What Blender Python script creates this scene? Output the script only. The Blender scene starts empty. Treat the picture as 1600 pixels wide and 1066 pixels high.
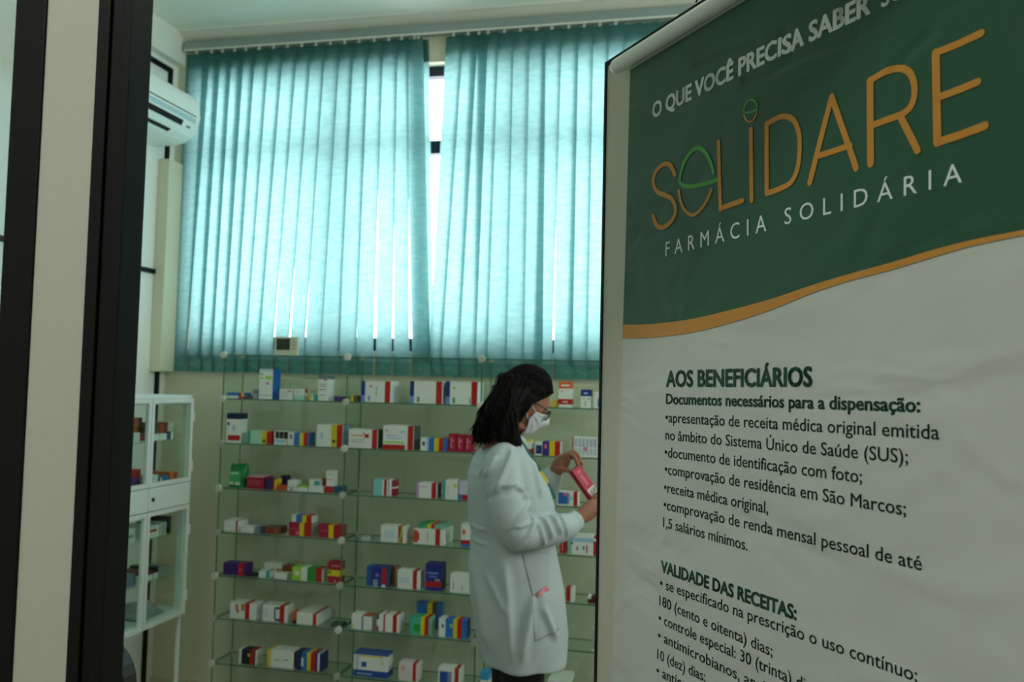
import bpy, bmesh, math, random
from mathutils import Vector, Matrix, noise
from mathutils.bvhtree import BVHTree
random.seed(7)
R = math.radians
SC = bpy.context.scene
COL = SC.collection

# ------------------------------------------------------------------ camera
FPX = 1344.4
CAM = Vector((0.0, 0.0, 1.53))
yaw, pitch, roll = R(12.68), R(3.045), R(1.325)
_f = Vector((-math.sin(yaw)*math.cos(pitch), math.cos(yaw)*math.cos(pitch), math.sin(pitch)))
_r = Vector((math.cos(yaw), math.sin(yaw), 0)); _u = _r.cross(_f)
RIGHT = math.cos(roll)*_r + math.sin(roll)*_u
UP = -math.sin(roll)*_r + math.cos(roll)*_u
FWD = _f
cd = bpy.data.cameras.new('camera'); cam = bpy.data.objects.new('camera', cd); COL.objects.link(cam)
cam.matrix_world = Matrix(((RIGHT.x, UP.x, -FWD.x, CAM.x), (RIGHT.y, UP.y, -FWD.y, CAM.y), (RIGHT.z, UP.z, -FWD.z, CAM.z), (0, 0, 0, 1)))
cd.sensor_width = 36.0; cd.lens = FPX*36.0/1600.0; cd.clip_start = 0.02; cd.clip_end = 200
cd.dof.use_dof = True; cd.dof.focus_distance = 1.35; cd.dof.aperture_fstop = 6.3
SC.camera = cam

# ------------------------------------------------------------------ view, world, lights
vs = SC.view_settings
vs.view_transform = 'Standard'; vs.look = 'None'; vs.gamma = 1.0; vs.use_curve_mapping = False
vs.exposure = 0.12
SC.cycles.use_denoising = True
SC.cycles.max_bounces = 12; SC.cycles.transparent_max_bounces = 24
SC.cycles.diffuse_bounces = 6; SC.cycles.sample_clamp_indirect = 6
w = bpy.data.worlds.new('overcast_sky'); SC.world = w; w.use_nodes = True
bg = w.node_tree.nodes['Background']; bg.inputs[0].default_value = (0.92, 0.98, 1.0, 1); bg.inputs[1].default_value = 7.2

def area(name, loc, size, power, color, target=None, rot=None, sy=None, portal=False):
    ld = bpy.data.lights.new(name, 'AREA'); ld.shape = 'RECTANGLE'; ld.size = size; ld.size_y = sy or size
    ld.energy = power; ld.color = color
    o = bpy.data.objects.new(name, ld); COL.objects.link(o); o.location = loc
    if target is not None: o.rotation_euler = (Vector(target)-Vector(loc)).to_track_quat('-Z', 'Y').to_euler()
    if rot: o.rotation_euler = rot
    if portal: ld.cycles.is_portal = True
    return o
area('window_daylight_portal', (-0.78, 4.02, 2.36), 3.6, 1, (1, 1, 1), target=(-0.78, 0, 2.36), sy=1.5, portal=True)
area('added_window_daylight_portal', (2.42, 2.35, 2.455), 2.1, 1, (1, 1, 1), target=(0, 2.35, 2.455), sy=1.22, portal=True)  # portal of the added right-wall window
area('corridor_ceiling_lamp', (-1.0, -0.55, 3.2), 1.2, 26, (0.93, 1.0, 0.98), rot=(0, 0, 0), sy=0.5)
area('room_fill_light', (-0.4, 2.1, 3.22), 1.2, 3, (0.90, 1.0, 0.86), rot=(0, 0, 0), sy=0.4)  # weak greenish fill added under the ceiling, no such lamp seen

# ------------------------------------------------------------------ pixel helpers (rays from the survey of the photo onto real planes)
def ray(p):
    return RIGHT*((p[0]-800)/FPX) - UP*((p[1]-533)/FPX) + FWD
def onY(p, y): d = ray(p); return CAM + d*(y/d.y)
def onX(p, x): d = ray(p); return CAM + d*(x/d.x)
def ppm(P): return FPX/((Vector(P)-CAM).dot(FWD))      # pixels per metre at a point

# ------------------------------------------------------------------ materials
_mc = {}
def lin(h):
    h = h.lstrip('#'); v = [int(h[i:i+2], 16)/255 for i in (0, 2, 4)]
    return tuple((c/12.92 if c <= 0.04045 else ((c+0.055)/1.055)**2.4) for c in v)+(1,)
def mat(name, hexcol, rough=0.6, metal=0.0, spec=0.4, nscale=0.0, namt=0.06, bump=0.0, bscale=200.0, coat=0.0):
    key = (name, hexcol, rough, metal, nscale, namt, bump)
    if key in _mc: return _mc[key]
    m = bpy.data.materials.new(name); m.use_nodes = True
    nt = m.node_tree; b = nt.nodes['Principled BSDF']
    b.inputs['Base Color'].default_value = lin(hexcol); b.inputs['Roughness'].default_value = rough
    b.inputs['Metallic'].default_value = metal; b.inputs['Specular IOR Level'].default_value = spec
    if coat: b.inputs['Coat Weight'].default_value = coat
    if nscale:
        tc = nt.nodes.new('ShaderNodeTexCoord'); n = nt.nodes.new('ShaderNodeTexNoise'); n.inputs['Scale'].default_value = nscale; n.inputs['Detail'].default_value = 4
        mx = nt.nodes.new('ShaderNodeMix'); mx.data_type = 'RGBA'; c = lin(hexcol)
        mx.inputs[6].default_value = tuple(x*(1-namt) for x in c[:3])+(1,); mx.inputs[7].default_value = tuple(min(1, x*(1+namt)) for x in c[:3])+(1,)
        nt.links.new(tc.outputs['Object'], n.inputs['Vector']); nt.links.new(n.outputs['Fac'], mx.inputs[0]); nt.links.new(mx.outputs[2], b.inputs['Base Color'])
    if bump:
        tc = nt.nodes.new('ShaderNodeTexCoord'); n = nt.nodes.new('ShaderNodeTexNoise'); n.inputs['Scale'].default_value = bscale; n.inputs['Detail'].default_value = 3
        bp = nt.nodes.new('ShaderNodeBump'); bp.inputs['Strength'].default_value = bump; bp.inputs['Distance'].default_value = 0.002
        nt.links.new(tc.outputs['Object'], n.inputs['Vector']); nt.links.new(n.outputs['Fac'], bp.inputs['Height']); nt.links.new(bp.outputs[0], b.inputs['Normal'])
    _mc[key] = m; return m
def ink(hexcol): return mat('printed_card_'+hexcol.strip('#'), hexcol, 0.45, spec=0.35, nscale=60, namt=0.05)
def glass_mat(name, tint, refl=1.0):
    m = bpy.data.materials.new(name); m.use_nodes = True; nt = m.node_tree; nt.nodes.clear()
    out = nt.nodes.new('ShaderNodeOutputMaterial'); tr = nt.nodes.new('ShaderNodeBsdfTransparent'); tr.inputs[0].default_value = tint
    gl = nt.nodes.new('ShaderNodeBsdfGlossy'); gl.inputs['Roughness'].default_value = 0.02; gl.inputs[0].default_value = (refl, refl, refl, 1)
    ge = nt.nodes.new('ShaderNodeNewGeometry'); dt = nt.nodes.new('ShaderNodeVectorMath'); dt.operation = 'DOT_PRODUCT'
    nt.links.new(ge.outputs['Normal'], dt.inputs[0]); nt.links.new(ge.outputs['Incoming'], dt.inputs[1])
    def mth(op, a, b):
        n = nt.nodes.new('ShaderNodeMath'); n.operation = op
        for i, q in enumerate((a, b)):
            if q is None: continue
            if isinstance(q, (int, float)): n.inputs[i].default_value = q
            else: nt.links.new(q, n.inputs[i])
        return n.outputs[0]
    ab = mth('ABSOLUTE', dt.outputs['Value'], None); om = mth('SUBTRACT', 1.0, ab); pw5 = mth('POWER', om, 5.0); sc_ = mth('MULTIPLY', pw5, 0.55); fin = mth('ADD', sc_, 0.035)
    mx = nt.nodes.new('ShaderNodeMixShader'); nt.links.new(fin, mx.inputs[0]); nt.links.new(tr.outputs[0], mx.inputs[1]); nt.links.new(gl.outputs[0], mx.inputs[2]); nt.links.new(mx.outputs[0], out.inputs[0])
    return m
GLASS = glass_mat('clear_float_glass', (0.93, 0.985, 0.955, 1))
PANE = glass_mat('window_pane_glass', (0.97, 0.99, 0.985, 1), 0.6)
GEDGE = mat('green_glass_edge', '3c6b57', 0.15, spec=0.6)
def slat_mat():
    m = bpy.data.materials.new('teal_blind_fabric'); m.use_nodes = True; nt = m.node_tree; nt.nodes.clear()
    out = nt.nodes.new('ShaderNodeOutputMaterial')
    tc = nt.nodes.new('ShaderNodeTexCoord'); mp = nt.nodes.new('ShaderNodeMapping'); mp.inputs['Scale'].default_value = (12, 12, 40)
    n = nt.nodes.new('ShaderNodeTexNoise'); n.inputs['Scale'].default_value = 1.6; n.inputs['Detail'].default_value = 6; n.inputs['Roughness'].default_value = 0.65
    nt.links.new(tc.outputs['Object'], mp.inputs[0]); nt.links.new(mp.outputs[0], n.inputs['Vector'])
    cr = nt.nodes.new('ShaderNodeValToRGB'); cr.color_ramp.elements[0].position = 0.3; cr.color_ramp.elements[1].position = 0.72
    cr.color_ramp.elements[0].color = (0.13, 0.26, 0.262, 1); cr.color_ramp.elements[1].color = (0.22, 0.355, 0.358, 1)
    nt.links.new(n.outputs['Fac'], cr.inputs[0])
    t = nt.nodes.new('ShaderNodeBsdfTranslucent'); d = nt.nodes.new('ShaderNodeBsdfDiffuse'); d.inputs[0].default_value = (0.14, 0.42, 0.39, 1)
    nt.links.new(cr.outputs[0], t.inputs[0])
    mx = nt.nodes.new('ShaderNodeMixShader'); mx.inputs[0].default_value = 0.26
    nt.links.new(t.outputs[0], mx.inputs[1]); nt.links.new(d.outputs[0], mx.inputs[2]); nt.links.new(mx.outputs[0], out.inputs[0])
    return m
SLAT = slat_mat()
HEM = mat('teal_double_hem_shaded', '5d938c', 0.9, spec=0.1, nscale=60, namt=.1)  # folded hem, darkened in colour to stand for missing backlight below the sill
CREAM = mat('cream_wall_paint', 'dedac2', 0.8, spec=0.2, nscale=3, namt=0.05, bump=0.15, bscale=120)
WHITEP = mat('ceiling_paint', 'f0f0e2', 0.85, spec=0.2, nscale=2, namt=0.03)
BEAMP = mat('beam_paint', 'e6e9dc', 0.8, spec=0.2, nscale=2, namt=0.03)
LAMIN = mat('light_grey_laminate_panel', 'eef0e8', 0.45, spec=0.4, nscale=1.5, namt=0.03)
LAMCREAM = mat('cream_laminate_panel', 'c8c4b6', 0.5, spec=0.35, nscale=90, namt=0.04)
BLACKM = mat('black_aluminium', '0d0c0c', 0.55, 0.0, spec=0.25, nscale=30, namt=0.2)
DARKFR = mat('dark_window_aluminium', '20263a', 0.45, spec=0.4)
WHITEM = mat('white_enamelled_metal', 'dfe6e0', 0.4, spec=0.45, nscale=5, namt=0.02)
PLASTIC = mat('white_plastic', 'f0f2ea', 0.4, spec=0.45)
FLOORM = mat('grey_floor_tile', '8a857a', 0.4, nscale=4, namt=0.08)

# ------------------------------------------------------------------ mesh helpers
def link(name, me, parent=None, mats=None, smooth=False):
    o = bpy.data.objects.new(name, me); COL.objects.link(o)
    if mats:
        for m in (mats if isinstance(mats, (list, tuple)) else [mats]): me.materials.append(m)
    if smooth:
        for p in me.polygons: p.use_smooth = True
    if parent: o.parent = parent
    return o
def obj(name, bm, mats=None, parent=None, smooth=False):
    bmesh.ops.recalc_face_normals(bm, faces=bm.faces)
    me = bpy.data.meshes.new(name); bm.to_mesh(me); bm.free()
    return link(name, me, parent, mats, smooth)
def tag(o, label, cat=None, group=None, kind=None):
    if label: o['label'] = label
    if cat: o['category'] = cat
    if group: o['group'] = group
    if kind: o['kind'] = kind
    return o
def thing(name, label, cat, loc=(0, 0, 0), rotz=0.0, group=None):
    o = bpy.data.objects.new(name, None); COL.objects.link(o); o.location = loc; o.rotation_euler = (0, 0, rotz); o.empty_display_size = 0.05
    return tag(o, label, cat, group)
def struct(o, label, cat):
    return tag(o, label, cat, kind='structure')
def box(bm, a, b, bev=0.0, mi=0):
    x0, y0, z0 = (min(a[i], b[i]) for i in range(3)); x1, y1, z1 = (max(a[i], b[i]) for i in range(3))
    vs_ = [bm.verts.new(v) for v in ((x0, y0, z0), (x1, y0, z0), (x1, y1, z0), (x0, y1, z0), (x0, y0, z1), (x1, y0, z1), (x1, y1, z1), (x0, y1, z1))]
    fs = [bm.faces.new([vs_[i] for i in q]) for q in ((3, 2, 1, 0), (4, 5, 6, 7), (0, 1, 5, 4), (1, 2, 6, 5), (2, 3, 7, 6), (3, 0, 4, 7))]
    for f in fs: f.material_index = mi
    if bev:
        es = list({e for f in fs for e in f.edges})
        bmesh.ops.bevel(bm, geom=es, offset=bev, segments=2, affect='EDGES', profile=0.5)
    return fs
def BX(name, a, b, m, parent=None, bev=0.0):
    bm = bmesh.new(); box(bm, a, b, bev); return obj(name, bm, m, parent)
def frame_of(t, ref=Vector((0, 0, 1))):
    t = t.normalized()
    if abs(t.dot(ref)) > 0.95: ref = Vector((1, 0, 0))
    a = t.cross(ref).normalized(); b = a.cross(t).normalized(); return a, b
def tube(bm, pts, rad, seg=10, mi=0, cap='round', flat=1.0, ref=Vector((0, 0, 1))):
    pts = [Vector(p) for p in pts]; n = len(pts)
    if not isinstance(rad, (list, tuple)): rad = [rad]*n
    P, Rr, T = [], [], []
    for i in range(n):
        t = (pts[min(i+1, n-1)]-pts[max(i-1, 0)]).normalized()
        P.append(pts[i]); Rr.append(rad[i]); T.append(t)
    if cap == 'round':
        t0, t1 = T[0], T[-1]
        pre = [(P[0]-t0*Rr[0]*math.sin(a), Rr[0]*math.cos(a), t0) for a in (R(75), R(40))]
        post = [(P[-1]+t1*Rr[-1]*math.sin(a), Rr[-1]*math.cos(a), t1) for a in (R(40), R(75))]
        P = [p[0] for p in pre]+P+[p[0] for p in post]; Rr = [p[1] for p in pre]+Rr+[p[1] for p in post]; T = [p[2] for p in pre]+T+[p[2] for p in post]
    rings = []
    for p, r, t in zip(P, Rr, T):
        a, b = frame_of(t, ref)
        rings.append([bm.verts.new(p+a*math.cos(2*math.pi*k/seg)*r+b*math.sin(2*math.pi*k/seg)*r*flat) for k in range(seg)])
    for i in range(len(rings)-1):
        for k in range(seg):
            f = bm.faces.new((rings[i][k], rings[i][(k+1) % seg], rings[i+1][(k+1) % seg], rings[i+1][k])); f.material_index = mi
    bm.faces.new(rings[0][::-1]).material_index = mi; bm.faces.new(rings[-1]).material_index = mi
def smoothpath(pts, n=6):
    pts = [Vector(p) for p in pts]; out = []
    for i in range(len(pts)-1):
        p0, p1, p2, p3 = pts[max(i-1, 0)], pts[i], pts[i+1], pts[min(i+2, len(pts)-1)]
        for k in range(n):
            t = k/n
            out.append(0.5*((2*p1)+(p2-p0)*t+(2*p0-5*p1+4*p2-p3)*t*t+(3*p1-p0-3*p2+p3)*t*t*t))
    out.append(pts[-1]); return out
def lathe(bm, prof, c, axis=Vector((0, 0, 1)), seg=20, mi=0):
    c = Vector(c); a, b = frame_of(axis); rings = []
    for r, h in prof:
        rings.append([bm.verts.new(c+axis*h+a*math.cos(2*math.pi*k/seg)*r+b*math.sin(2*math.pi*k/seg)*r) for k in range(seg)])
    for i in range(len(rings)-1):
        for k in range(seg):
            bm.faces.new((rings[i][k], rings[i][(k+1) % seg], rings[i+1][(k+1) % seg], rings[i+1][k])).material_index = mi
    bm.faces.new(rings[0][::-1]).material_index = mi; bm.faces.new(rings[-1]).material_index = mi
def extrude_profile(bm, prof, y0, y1, mi=0):      # prof: list of (x, z)
    A = [bm.verts.new((x, y0, z)) for x, z in prof]; B = [bm.verts.new((x, y1, z)) for x, z in prof]; n = len(prof)
    for i in range(n): bm.faces.new((A[i], A[(i+1) % n], B[(i+1) % n], B[i])).material_index = mi
    bm.faces.new(A[::-1]); bm.faces.new(B)
def remesh(bm, voxel, smooth_it=2):
    me = bpy.data.meshes.new('tmp'); bmesh.ops.recalc_face_normals(bm, faces=bm.faces); bm.to_mesh(me); bm.free()
    o = bpy.data.objects.new('tmp', me); COL.objects.link(o)
    md = o.modifiers.new('r', 'REMESH'); md.mode = 'VOXEL'; md.voxel_size = voxel
    if smooth_it:
        s = o.modifiers.new('s', 'SMOOTH'); s.factor = 0.5; s.iterations = smooth_it
    dg = bpy.context.evaluated_depsgraph_get(); dg.update()
    res = bpy.data.meshes.new_from_object(o.evaluated_get(dg))
    bpy.data.objects.remove(o); bpy.data.meshes.remove(me); return res

# ================================================================== THE ROOM
XL, XR, YB, YF, ZC = -2.66, 2.3, 3.86, 0.79, 3.29
WX0, WX1, WZ0, WZ1 = -2.56, 1.0, 1.635, 3.075
struct(BX('floor', (-3.2, -1.9, -0.1), (XR+0.1, YB+0.15, 0.0), FLOORM), 'grey tiled floor of room and corridor', 'floor')
struct(BX('ceiling', (-3.2, -1.9, ZC), (XR+0.1, YB+0.15, ZC+0.12), WHITEP), 'pale painted ceiling above the teal blinds', 'ceiling')
bm = bmesh.new()
box(bm, (XL-0.2, YB, 0), (WX0, YB+0.15, ZC)); box(bm, (WX1, YB, 0), (XR+0.1, YB+0.15, ZC))
box(bm, (WX0, YB, 0), (WX1, YB+0.15, WZ0)); box(bm, (WX0, YB, WZ1), (WX1, YB+0.15, ZC))
struct(obj('wall_back', bm, CREAM), 'cream back wall behind the glass shelves', 'wall')
bm = bmesh.new()
box(bm, (XL-0.2, YF-0.2, 0), (XL, YB, ZC))
wl = struct(obj('wall_left', bm, LAMIN), 'light grey panelled left wall with black joints', 'wall')
bm = bmesh.new(); box(bm, (XL, YF+0.03, 3.13), (XL+0.045, YB, ZC)); struct(obj('trim_1', bm, BEAMP), 'pale beam along the top of the left wall', 'trim')
bm = bmesh.new()
box(bm, (XL, 3.775, 0), (XL+0.012, 3.80, 3.08)); box(bm, (XL, YF+0.03, 2.045), (XL+0.012, 3.80, 2.068)); box(bm, (XL, YF+0.03, 3.075), (XL+0.012, 3.80, 3.10)); box(bm, (XL, 2.5, 0), (XL+0.012, 2.525, 3.08))
struct(obj('trim_2', bm, BLACKM), 'black joint strips between the left wall panels', 'trim')
struct(BX('trim_3', (XL, 3.73, 1.565), (XL+0.062, YB, 2.62), CREAM, bev=0.004), 'cream boxed column beside the left end of the blind', 'trim')
bm = bmesh.new()
box(bm, (XR, -1.9, 0), (XR+0.1, 1.3, ZC)); box(bm, (XR, 3.4, 0), (XR+0.1, YB, ZC)); box(bm, (XR, 1.3, 0), (XR+0.1, 3.4, 1.85)); box(bm, (XR, 1.3, 3.06), (XR+0.1, 3.4, ZC))
struct(obj('wall_right', bm, CREAM), 'cream right wall of the room', 'wall')
win3 = struct(thing('window_3_added', None, None), 'unseen clear side window added for neutral daylight beyond the banner', 'window')  # unseen window, added to bring neutral daylight into the upper room
bm = bmesh.new(); box(bm, (XR+.03, 1.3, 1.85), (XR+.07, 3.4, 1.90)); box(bm, (XR+.03, 1.3, 3.01), (XR+.07, 3.4, 3.06))
for y_ in (1.3, 2.325, 3.35): box(bm, (XR+.03, y_, 1.85), (XR+.07, y_+.05, 3.06))
obj('window_frame', bm, DARKFR, win3)
for ya, yb in ((1.35, 2.325), (2.375, 3.35)): BX('window_pane', (XR+.048, ya, 1.90), (XR+.052, yb, 3.01), PANE, win3)
struct(BX('wall_corridor', (-3.2, -1.9, 0), (XR, -1.8, ZC), LAMIN), 'cream corridor wall behind the camera', 'wall')
struct(BX('wall_corridor_left', (-3.2, -1.8, 0), (-3.1, YF, ZC), CREAM), 'cream end wall of the corridor', 'wall')
struct(BX('baseboard_back', (XL, YB-0.014, 0), (XR, YB, 0.06), mat('cream_baseboard', 'd8cfb6', 0.5), bev=0.003), 'cream baseboard under the glass shelves', 'baseboard')
# plaster cove between back wall and ceiling
bm = bmesh.new()
prof = [(YB, 3.235), (YB-0.012, 3.235), (YB-0.016, 3.25), (YB-0.03, 3.258), (YB-0.055, 3.272), (YB-0.07, 3.28), (YB-0.085, 3.281), (YB-0.088, ZC), (YB, ZC)]
A = [bm.verts.new((XL, y, z)) for y, z in prof]; B = [bm.verts.new((XR, y, z)) for y, z in prof]
for i in range(len(prof)): bm.faces.new((A[i], A[(i+1) % len(prof)], B[(i+1) % len(prof)], B[i]))
bm.faces.new(A); bm.faces.new(B[::-1])
struct(obj('trim_4', bm, mat('white_plaster', 'e6e6d8', 0.7)), 'white plaster cove along the back wall', 'trim')
# window: dark aluminium frame, panes, white sill
win = thing('window_1', None, None, (0, 0, 0)); struct(win, 'wide dark framed window behind the teal blinds', 'window')
bm = bmesh.new(); y0, y1 = 3.92, 3.97
box(bm, (WX0, y0, WZ0+0.05), (WX1, y1, 1.752)); box(bm, (WX0, y0, 3.028), (WX1, y1, WZ1)); box(bm, (WX0, y0, 2.648), (WX1, y1, 2.712))
for x in (WX0, -1.78, -0.86, 0.08, WX1-0.05): box(bm, (x, y0, WZ0+0.05), (x+0.045, y1, WZ1))
obj('window_frame', bm, DARKFR, win)
for xa, xb in ((WX0+.045, -1.78), (-1.735, -0.86), (-0.815, 0.08), (0.125, WX1-.05)):
    for za, zb in ((1.752, 2.648), (2.712, 3.028)): BX('window_pane', (xa, 3.944, za), (xb, 3.948, zb), PANE, win)
BX('window_sill', (WX0, YB-0.005, WZ0-0.001), (WX1, YB+0.15, WZ0+0.05), mat('white_sill', 'e8e8e0', 0.5), win, bev=0.003)

# ------------------------------------------------------------------ partition towards the corridor
T0, T1 = YF, YF+0.03
bm = bmesh.new()
box(bm, (-0.712, T0+.003, 0), (-0.644, T1-.003, ZC)); box(bm, (-0.644, T0+.003, 2.20), (0.46, T1-.003, ZC)); box(bm, (0.46, T0+.003, 0), (XR, T1-.003, ZC))
box(bm, (-3.1, T0+.003, 0), (-0.752, T1-.003, 0.95)); box(bm, (-3.1, T0+.003, 2.45), (-0.752, T1-.003, ZC)); box(bm, (-3.1, T0+.003, 0.95), (-2.2, T1-.003, 2.45))
struct(obj('wall_front', bm, LAMCREAM), 'cream laminate partition beside the open door', 'wall')
bm = bmesh.new()
box(bm, (-0.752, T0, 0), (-0.712, T1, ZC), 0.002); box(bm, (-2.24, T0, 0.95), (-2.2, T1, 2.45)); box(bm, (-2.2, T0, 0.91), (-0.752, T1, 0.95)); box(bm, (-2.2, T0, 2.45), (-0.752, T1, 2.49))
struct(obj('trim_5', bm, BLACKM), 'black aluminium post left of the cream strip', 'trim')
win2 = struct(BX('window_2', (-2.2, T0+.012, 0.95), (-0.752, T0+.017, 2.45), PANE), 'clear glass pane left of the black post', 'window')
bm = bmesh.new()     # door frame with its stepped profile
for x0, x1, s in ((-0.644, -0.629, 0.0), (-0.6278, -0.615, -0.003), (-0.6138, -0.6025, 0.0)):
    box(bm, (x0, T0-s-0.002, 0), (x1, T1+0.004, 2.20), 0.0012)
box(bm, (-0.630, T0+.006, 0), (-0.612, T1, 2.2))
box(bm, (0.405, T0, 0), (0.46, T1+0.004, 2.20), 0.001); box(bm, (-0.644, T0, 2.14), (0.46, T1+0.004, 2.20), 0.001)
struct(obj('trim_6', bm, BLACKM), 'black stepped door frame between cream strip and room', 'trim')

# ------------------------------------------------------------------ the open door (white leaf, black edges) and its banner
AB = R(37.3)
E0 = CAM + ray((946, 98))*(1.55/math.hypot(ray((946, 98)).x, ray((946, 98)).y))
DIR = Vector((math.sin(AB), -math.cos(AB), 0)); NRM = Vector((-math.cos(AB), -math.sin(AB), 0))
ZT = 2.125
door = thing('door_1', None, None, (E0.x, E0.y, 0)); struct(door, 'cream door leaf with black edge standing open behind the banner', 'door')
door.rotation_euler = (0, 0, math.atan2(DIR.y, DIR.x))      # local x along the leaf, local +y away from camera side
LW = 0.95
# local axes: x = DIR, y = rot90(DIR) ; camera side is NRM
sgn = 1 if Vector((-DIR.y, DIR.x, 0)).dot(NRM) > 0 else -1
def DL(s, off, z): return (s, off*sgn, z)
BX('door_panel', DL(0.006, -0.001, 0.012), DL(LW-0.004, -0.034, ZT-0.006), LAMCREAM, door)
bm = bmesh.new()
box(bm, DL(0, 0.0015, 0.01), DL(0.0065, -0.036, ZT)); box(bm, DL(0, 0.0015, ZT-0.0085), DL(LW, -0.036, ZT)); box(bm, DL(LW-0.006, 0.0015, 0.01), DL(LW, -0.036, ZT))
obj('edge_trim', bm, BLACKM, door)
bm = bmesh.new()
lathe(bm, [(0.0, 0), (0.024, 0), (0.024, 0.006), (0.01, 0.008), (0.01, 0.045), (0.0, 0.046)], DL(0.05, 0.0015, 0.95), Vector((0, sgn, 0)))
tube(bm, [DL(0.05, 0.042, 0.95), DL(0.09, 0.046, 0.95), DL(0.16, 0.044, 0.948)], [0.009, 0.009, 0.008])
obj('door_handle', bm, mat('brushed_steel', 'a8a8a4', 0.3, 0.9), door, True)
for z in (0.25, 1.05, 1.9):
    bm = bmesh.new(); tube(bm, [DL(LW-0.002, -0.04, z-0.04), DL(LW-0.002, -0.04, z+0.04)], 0.006); obj('hinge', bm, BLACKM, door)

ban = thing('hanging_banner', 'vinyl banner with green header and white text panel hanging on the open door', 'banner', (0, 0, 0))
BOFF = 0.012
CREASES = []
def crease(s, z):
    d = 0.0
    for pts in CREASES:
        best = 9
        for a, b in zip(pts, pts[1:]):
            ab = b-a; t = max(0, min(1, ((s-a.x)*ab.x+(z-a.y)*ab.y)/ab.length_squared)); best = min(best, math.hypot(s-a.x-ab.x*t, z-a.y-ab.y*t))
        if best < .03: d += .0028*math.exp(-(best/.008)**2)
    return d
def wave(s, z):
    return 0.0012*math.sin(9*s+5*z+0.4)+0.0006*math.sin(15*s-9*z)+0.0008*math.sin(6*z+2)-crease(s, z)
def BP(s, z, off=0.0):
    p = E0 + DIR*s + NRM*(BOFF+wave(s, z)+off); return Vector((p.x, p.y, z))
def onB(px):
    r_ = ray(px); P0 = E0+NRM*BOFF; t = (P0-CAM).dot(NRM)/r_.dot(NRM); P = CAM+r_*t
    return Vector(((P-Vector((E0.x, E0.y, P.z))).dot(DIR), P.z))
CREASES += [[onB(p) for p in P] for P in (((1165, 126), (1205, 112), (1262, 84), (1335, 58)), ((1088, 96), (1130, 74), (1180, 62)), ((1225, 50), (1242, 66), (1236, 82)), ((1392, 118), (1420, 78), (1455, 50)))]
def sl(z): return 0.104-(2.085-z)*0.0278
SRT, ZB0, ZB1 = 0.915, 0.80, 2.082
vin = bpy.data.materials.new('white_vinyl'); 
def vinyl(name, hexcol, rough=0.38):
    m = mat(name, hexcol, rough, spec=0.5, nscale=7, namt=0.03); nt = m.node_tree; b = nt.nodes['Principled BSDF']
    tc = nt.nodes.new('ShaderNodeTexCoord'); mp = nt.nodes.new('ShaderNodeMapping'); mp.inputs['Scale'].default_value = (3, 3, 5); mp.inputs['Rotation'].default_value = (0.4, 0.5, 0.3)
    n = nt.nodes.new('ShaderNodeTexNoise'); n.inputs['Scale'].default_value = 1.8; n.inputs['Detail'].default_value = 2; n.inputs['Distortion'].default_value = 0.8
    bp = nt.nodes.new('ShaderNodeBump'); bp.inputs['Strength'].default_value = 0.5; bp.inputs['Distance'].default_value = 0.02
    nt.links.new(tc.outputs['Object'], mp.inputs[0]); nt.links.new(mp.outputs[0], n.inputs['Vector']); nt.links.new(n.outputs['Fac'], bp.inputs['Height']); nt.links.new(bp.outputs[0], b.inputs['Normal'])
    return m
VWHITE = vinyl('white_vinyl_print', 'c8cac3', 0.5); VGREEN = vinyl('dark_green_vinyl_print', '1f4f38', 0.42); VOCHRE = vinyl('ochre_vinyl_print', 'c98a34', 0.45)
TGREEN = mat('dark_green_ink', '1c4733', 0.5); TWHITE = mat('white_ink', 'dde6e2', 0.5); TOCHRE = mat('ochre_ink', 'c58632', 0.5); TLEAF = mat('leaf_green_ink', '4fa045', 0.5)
def sheet(name, fz0, fz1, off, m, ns=60, nz=40, thick=False):
    bm = bmesh.new(); g = []
    for i in range(ns+1):
        row = []
        for j in range(nz+1):
            u = i/ns
            s0 = sl(fz0(0.1)+(fz1(0.1)-fz0(0.1))*j/nz); s = s0+(SRT-s0)*u
            z = fz0(s)+(fz1(s)-fz0(s))*j/nz
            row.append(bm.verts.new(BP(s, z, off)))
        g.append(row)
    for i in range(ns):
        for j in range(nz): bm.faces.new((g[i][j], g[i+1][j], g[i+1][j+1], g[i][j+1]))
    o = obj(name, bm, m, ban, True)
    if thick:
        md = o.modifiers.new('t', 'SOLIDIFY'); md.thickness = 0.0012; md.offset = 1 if False else -1
    return o
sheet('vinyl_sheet', lambda s: ZB0, lambda s: ZB1, -0.0016, VWHITE, 160, 240)
gb = [onB(p) for p in ((970.6, 507.5), (1013.7, 506.7), (1076.6, 499), (1139, 484.5), (1202, 467.7), (1265, 446.8), (1328, 428), (1390.6, 411), (1453.4, 392), (1516, 375.6), (1600, 358.8))]
ob = [onB(p) for p in ((970.6, 528.4), (1013.7, 527.6), (1076.6, 520), (1139, 504.6), (1202, 484.5), (1265, 459.3), (1328, 439), (1390.6, 422.5), (1453.4, 403.6), (1516, 385), (1600, 367))]
def curve(tab):
    tab = smoothpath([(p.x, p.y, 0) for p in tab], 5)
    def f(s):
        if s <= tab[0].x: return tab[0].y
        for a, b in zip(tab, tab[1:]):
            if a.x <= s <= b.x: return a.y+(b.y-a.y)*(s-a.x)/max(1e-6, b.x-a.x)
        a, b = tab[-4], tab[-1]; return b.y+(b.y-a.y)/(b.x-a.x)*(s-b.x)*0.7
    return f
GBf, OBf = curve(gb), curve(ob)
sheet('green_header', GBf, lambda s: ZB1-0.007, -0.0003, VGREEN, 200, 110)
sheet('ochre_band', OBf, GBf, -0.0003, VOCHRE, 60, 2)
bm = bmesh.new()
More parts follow.
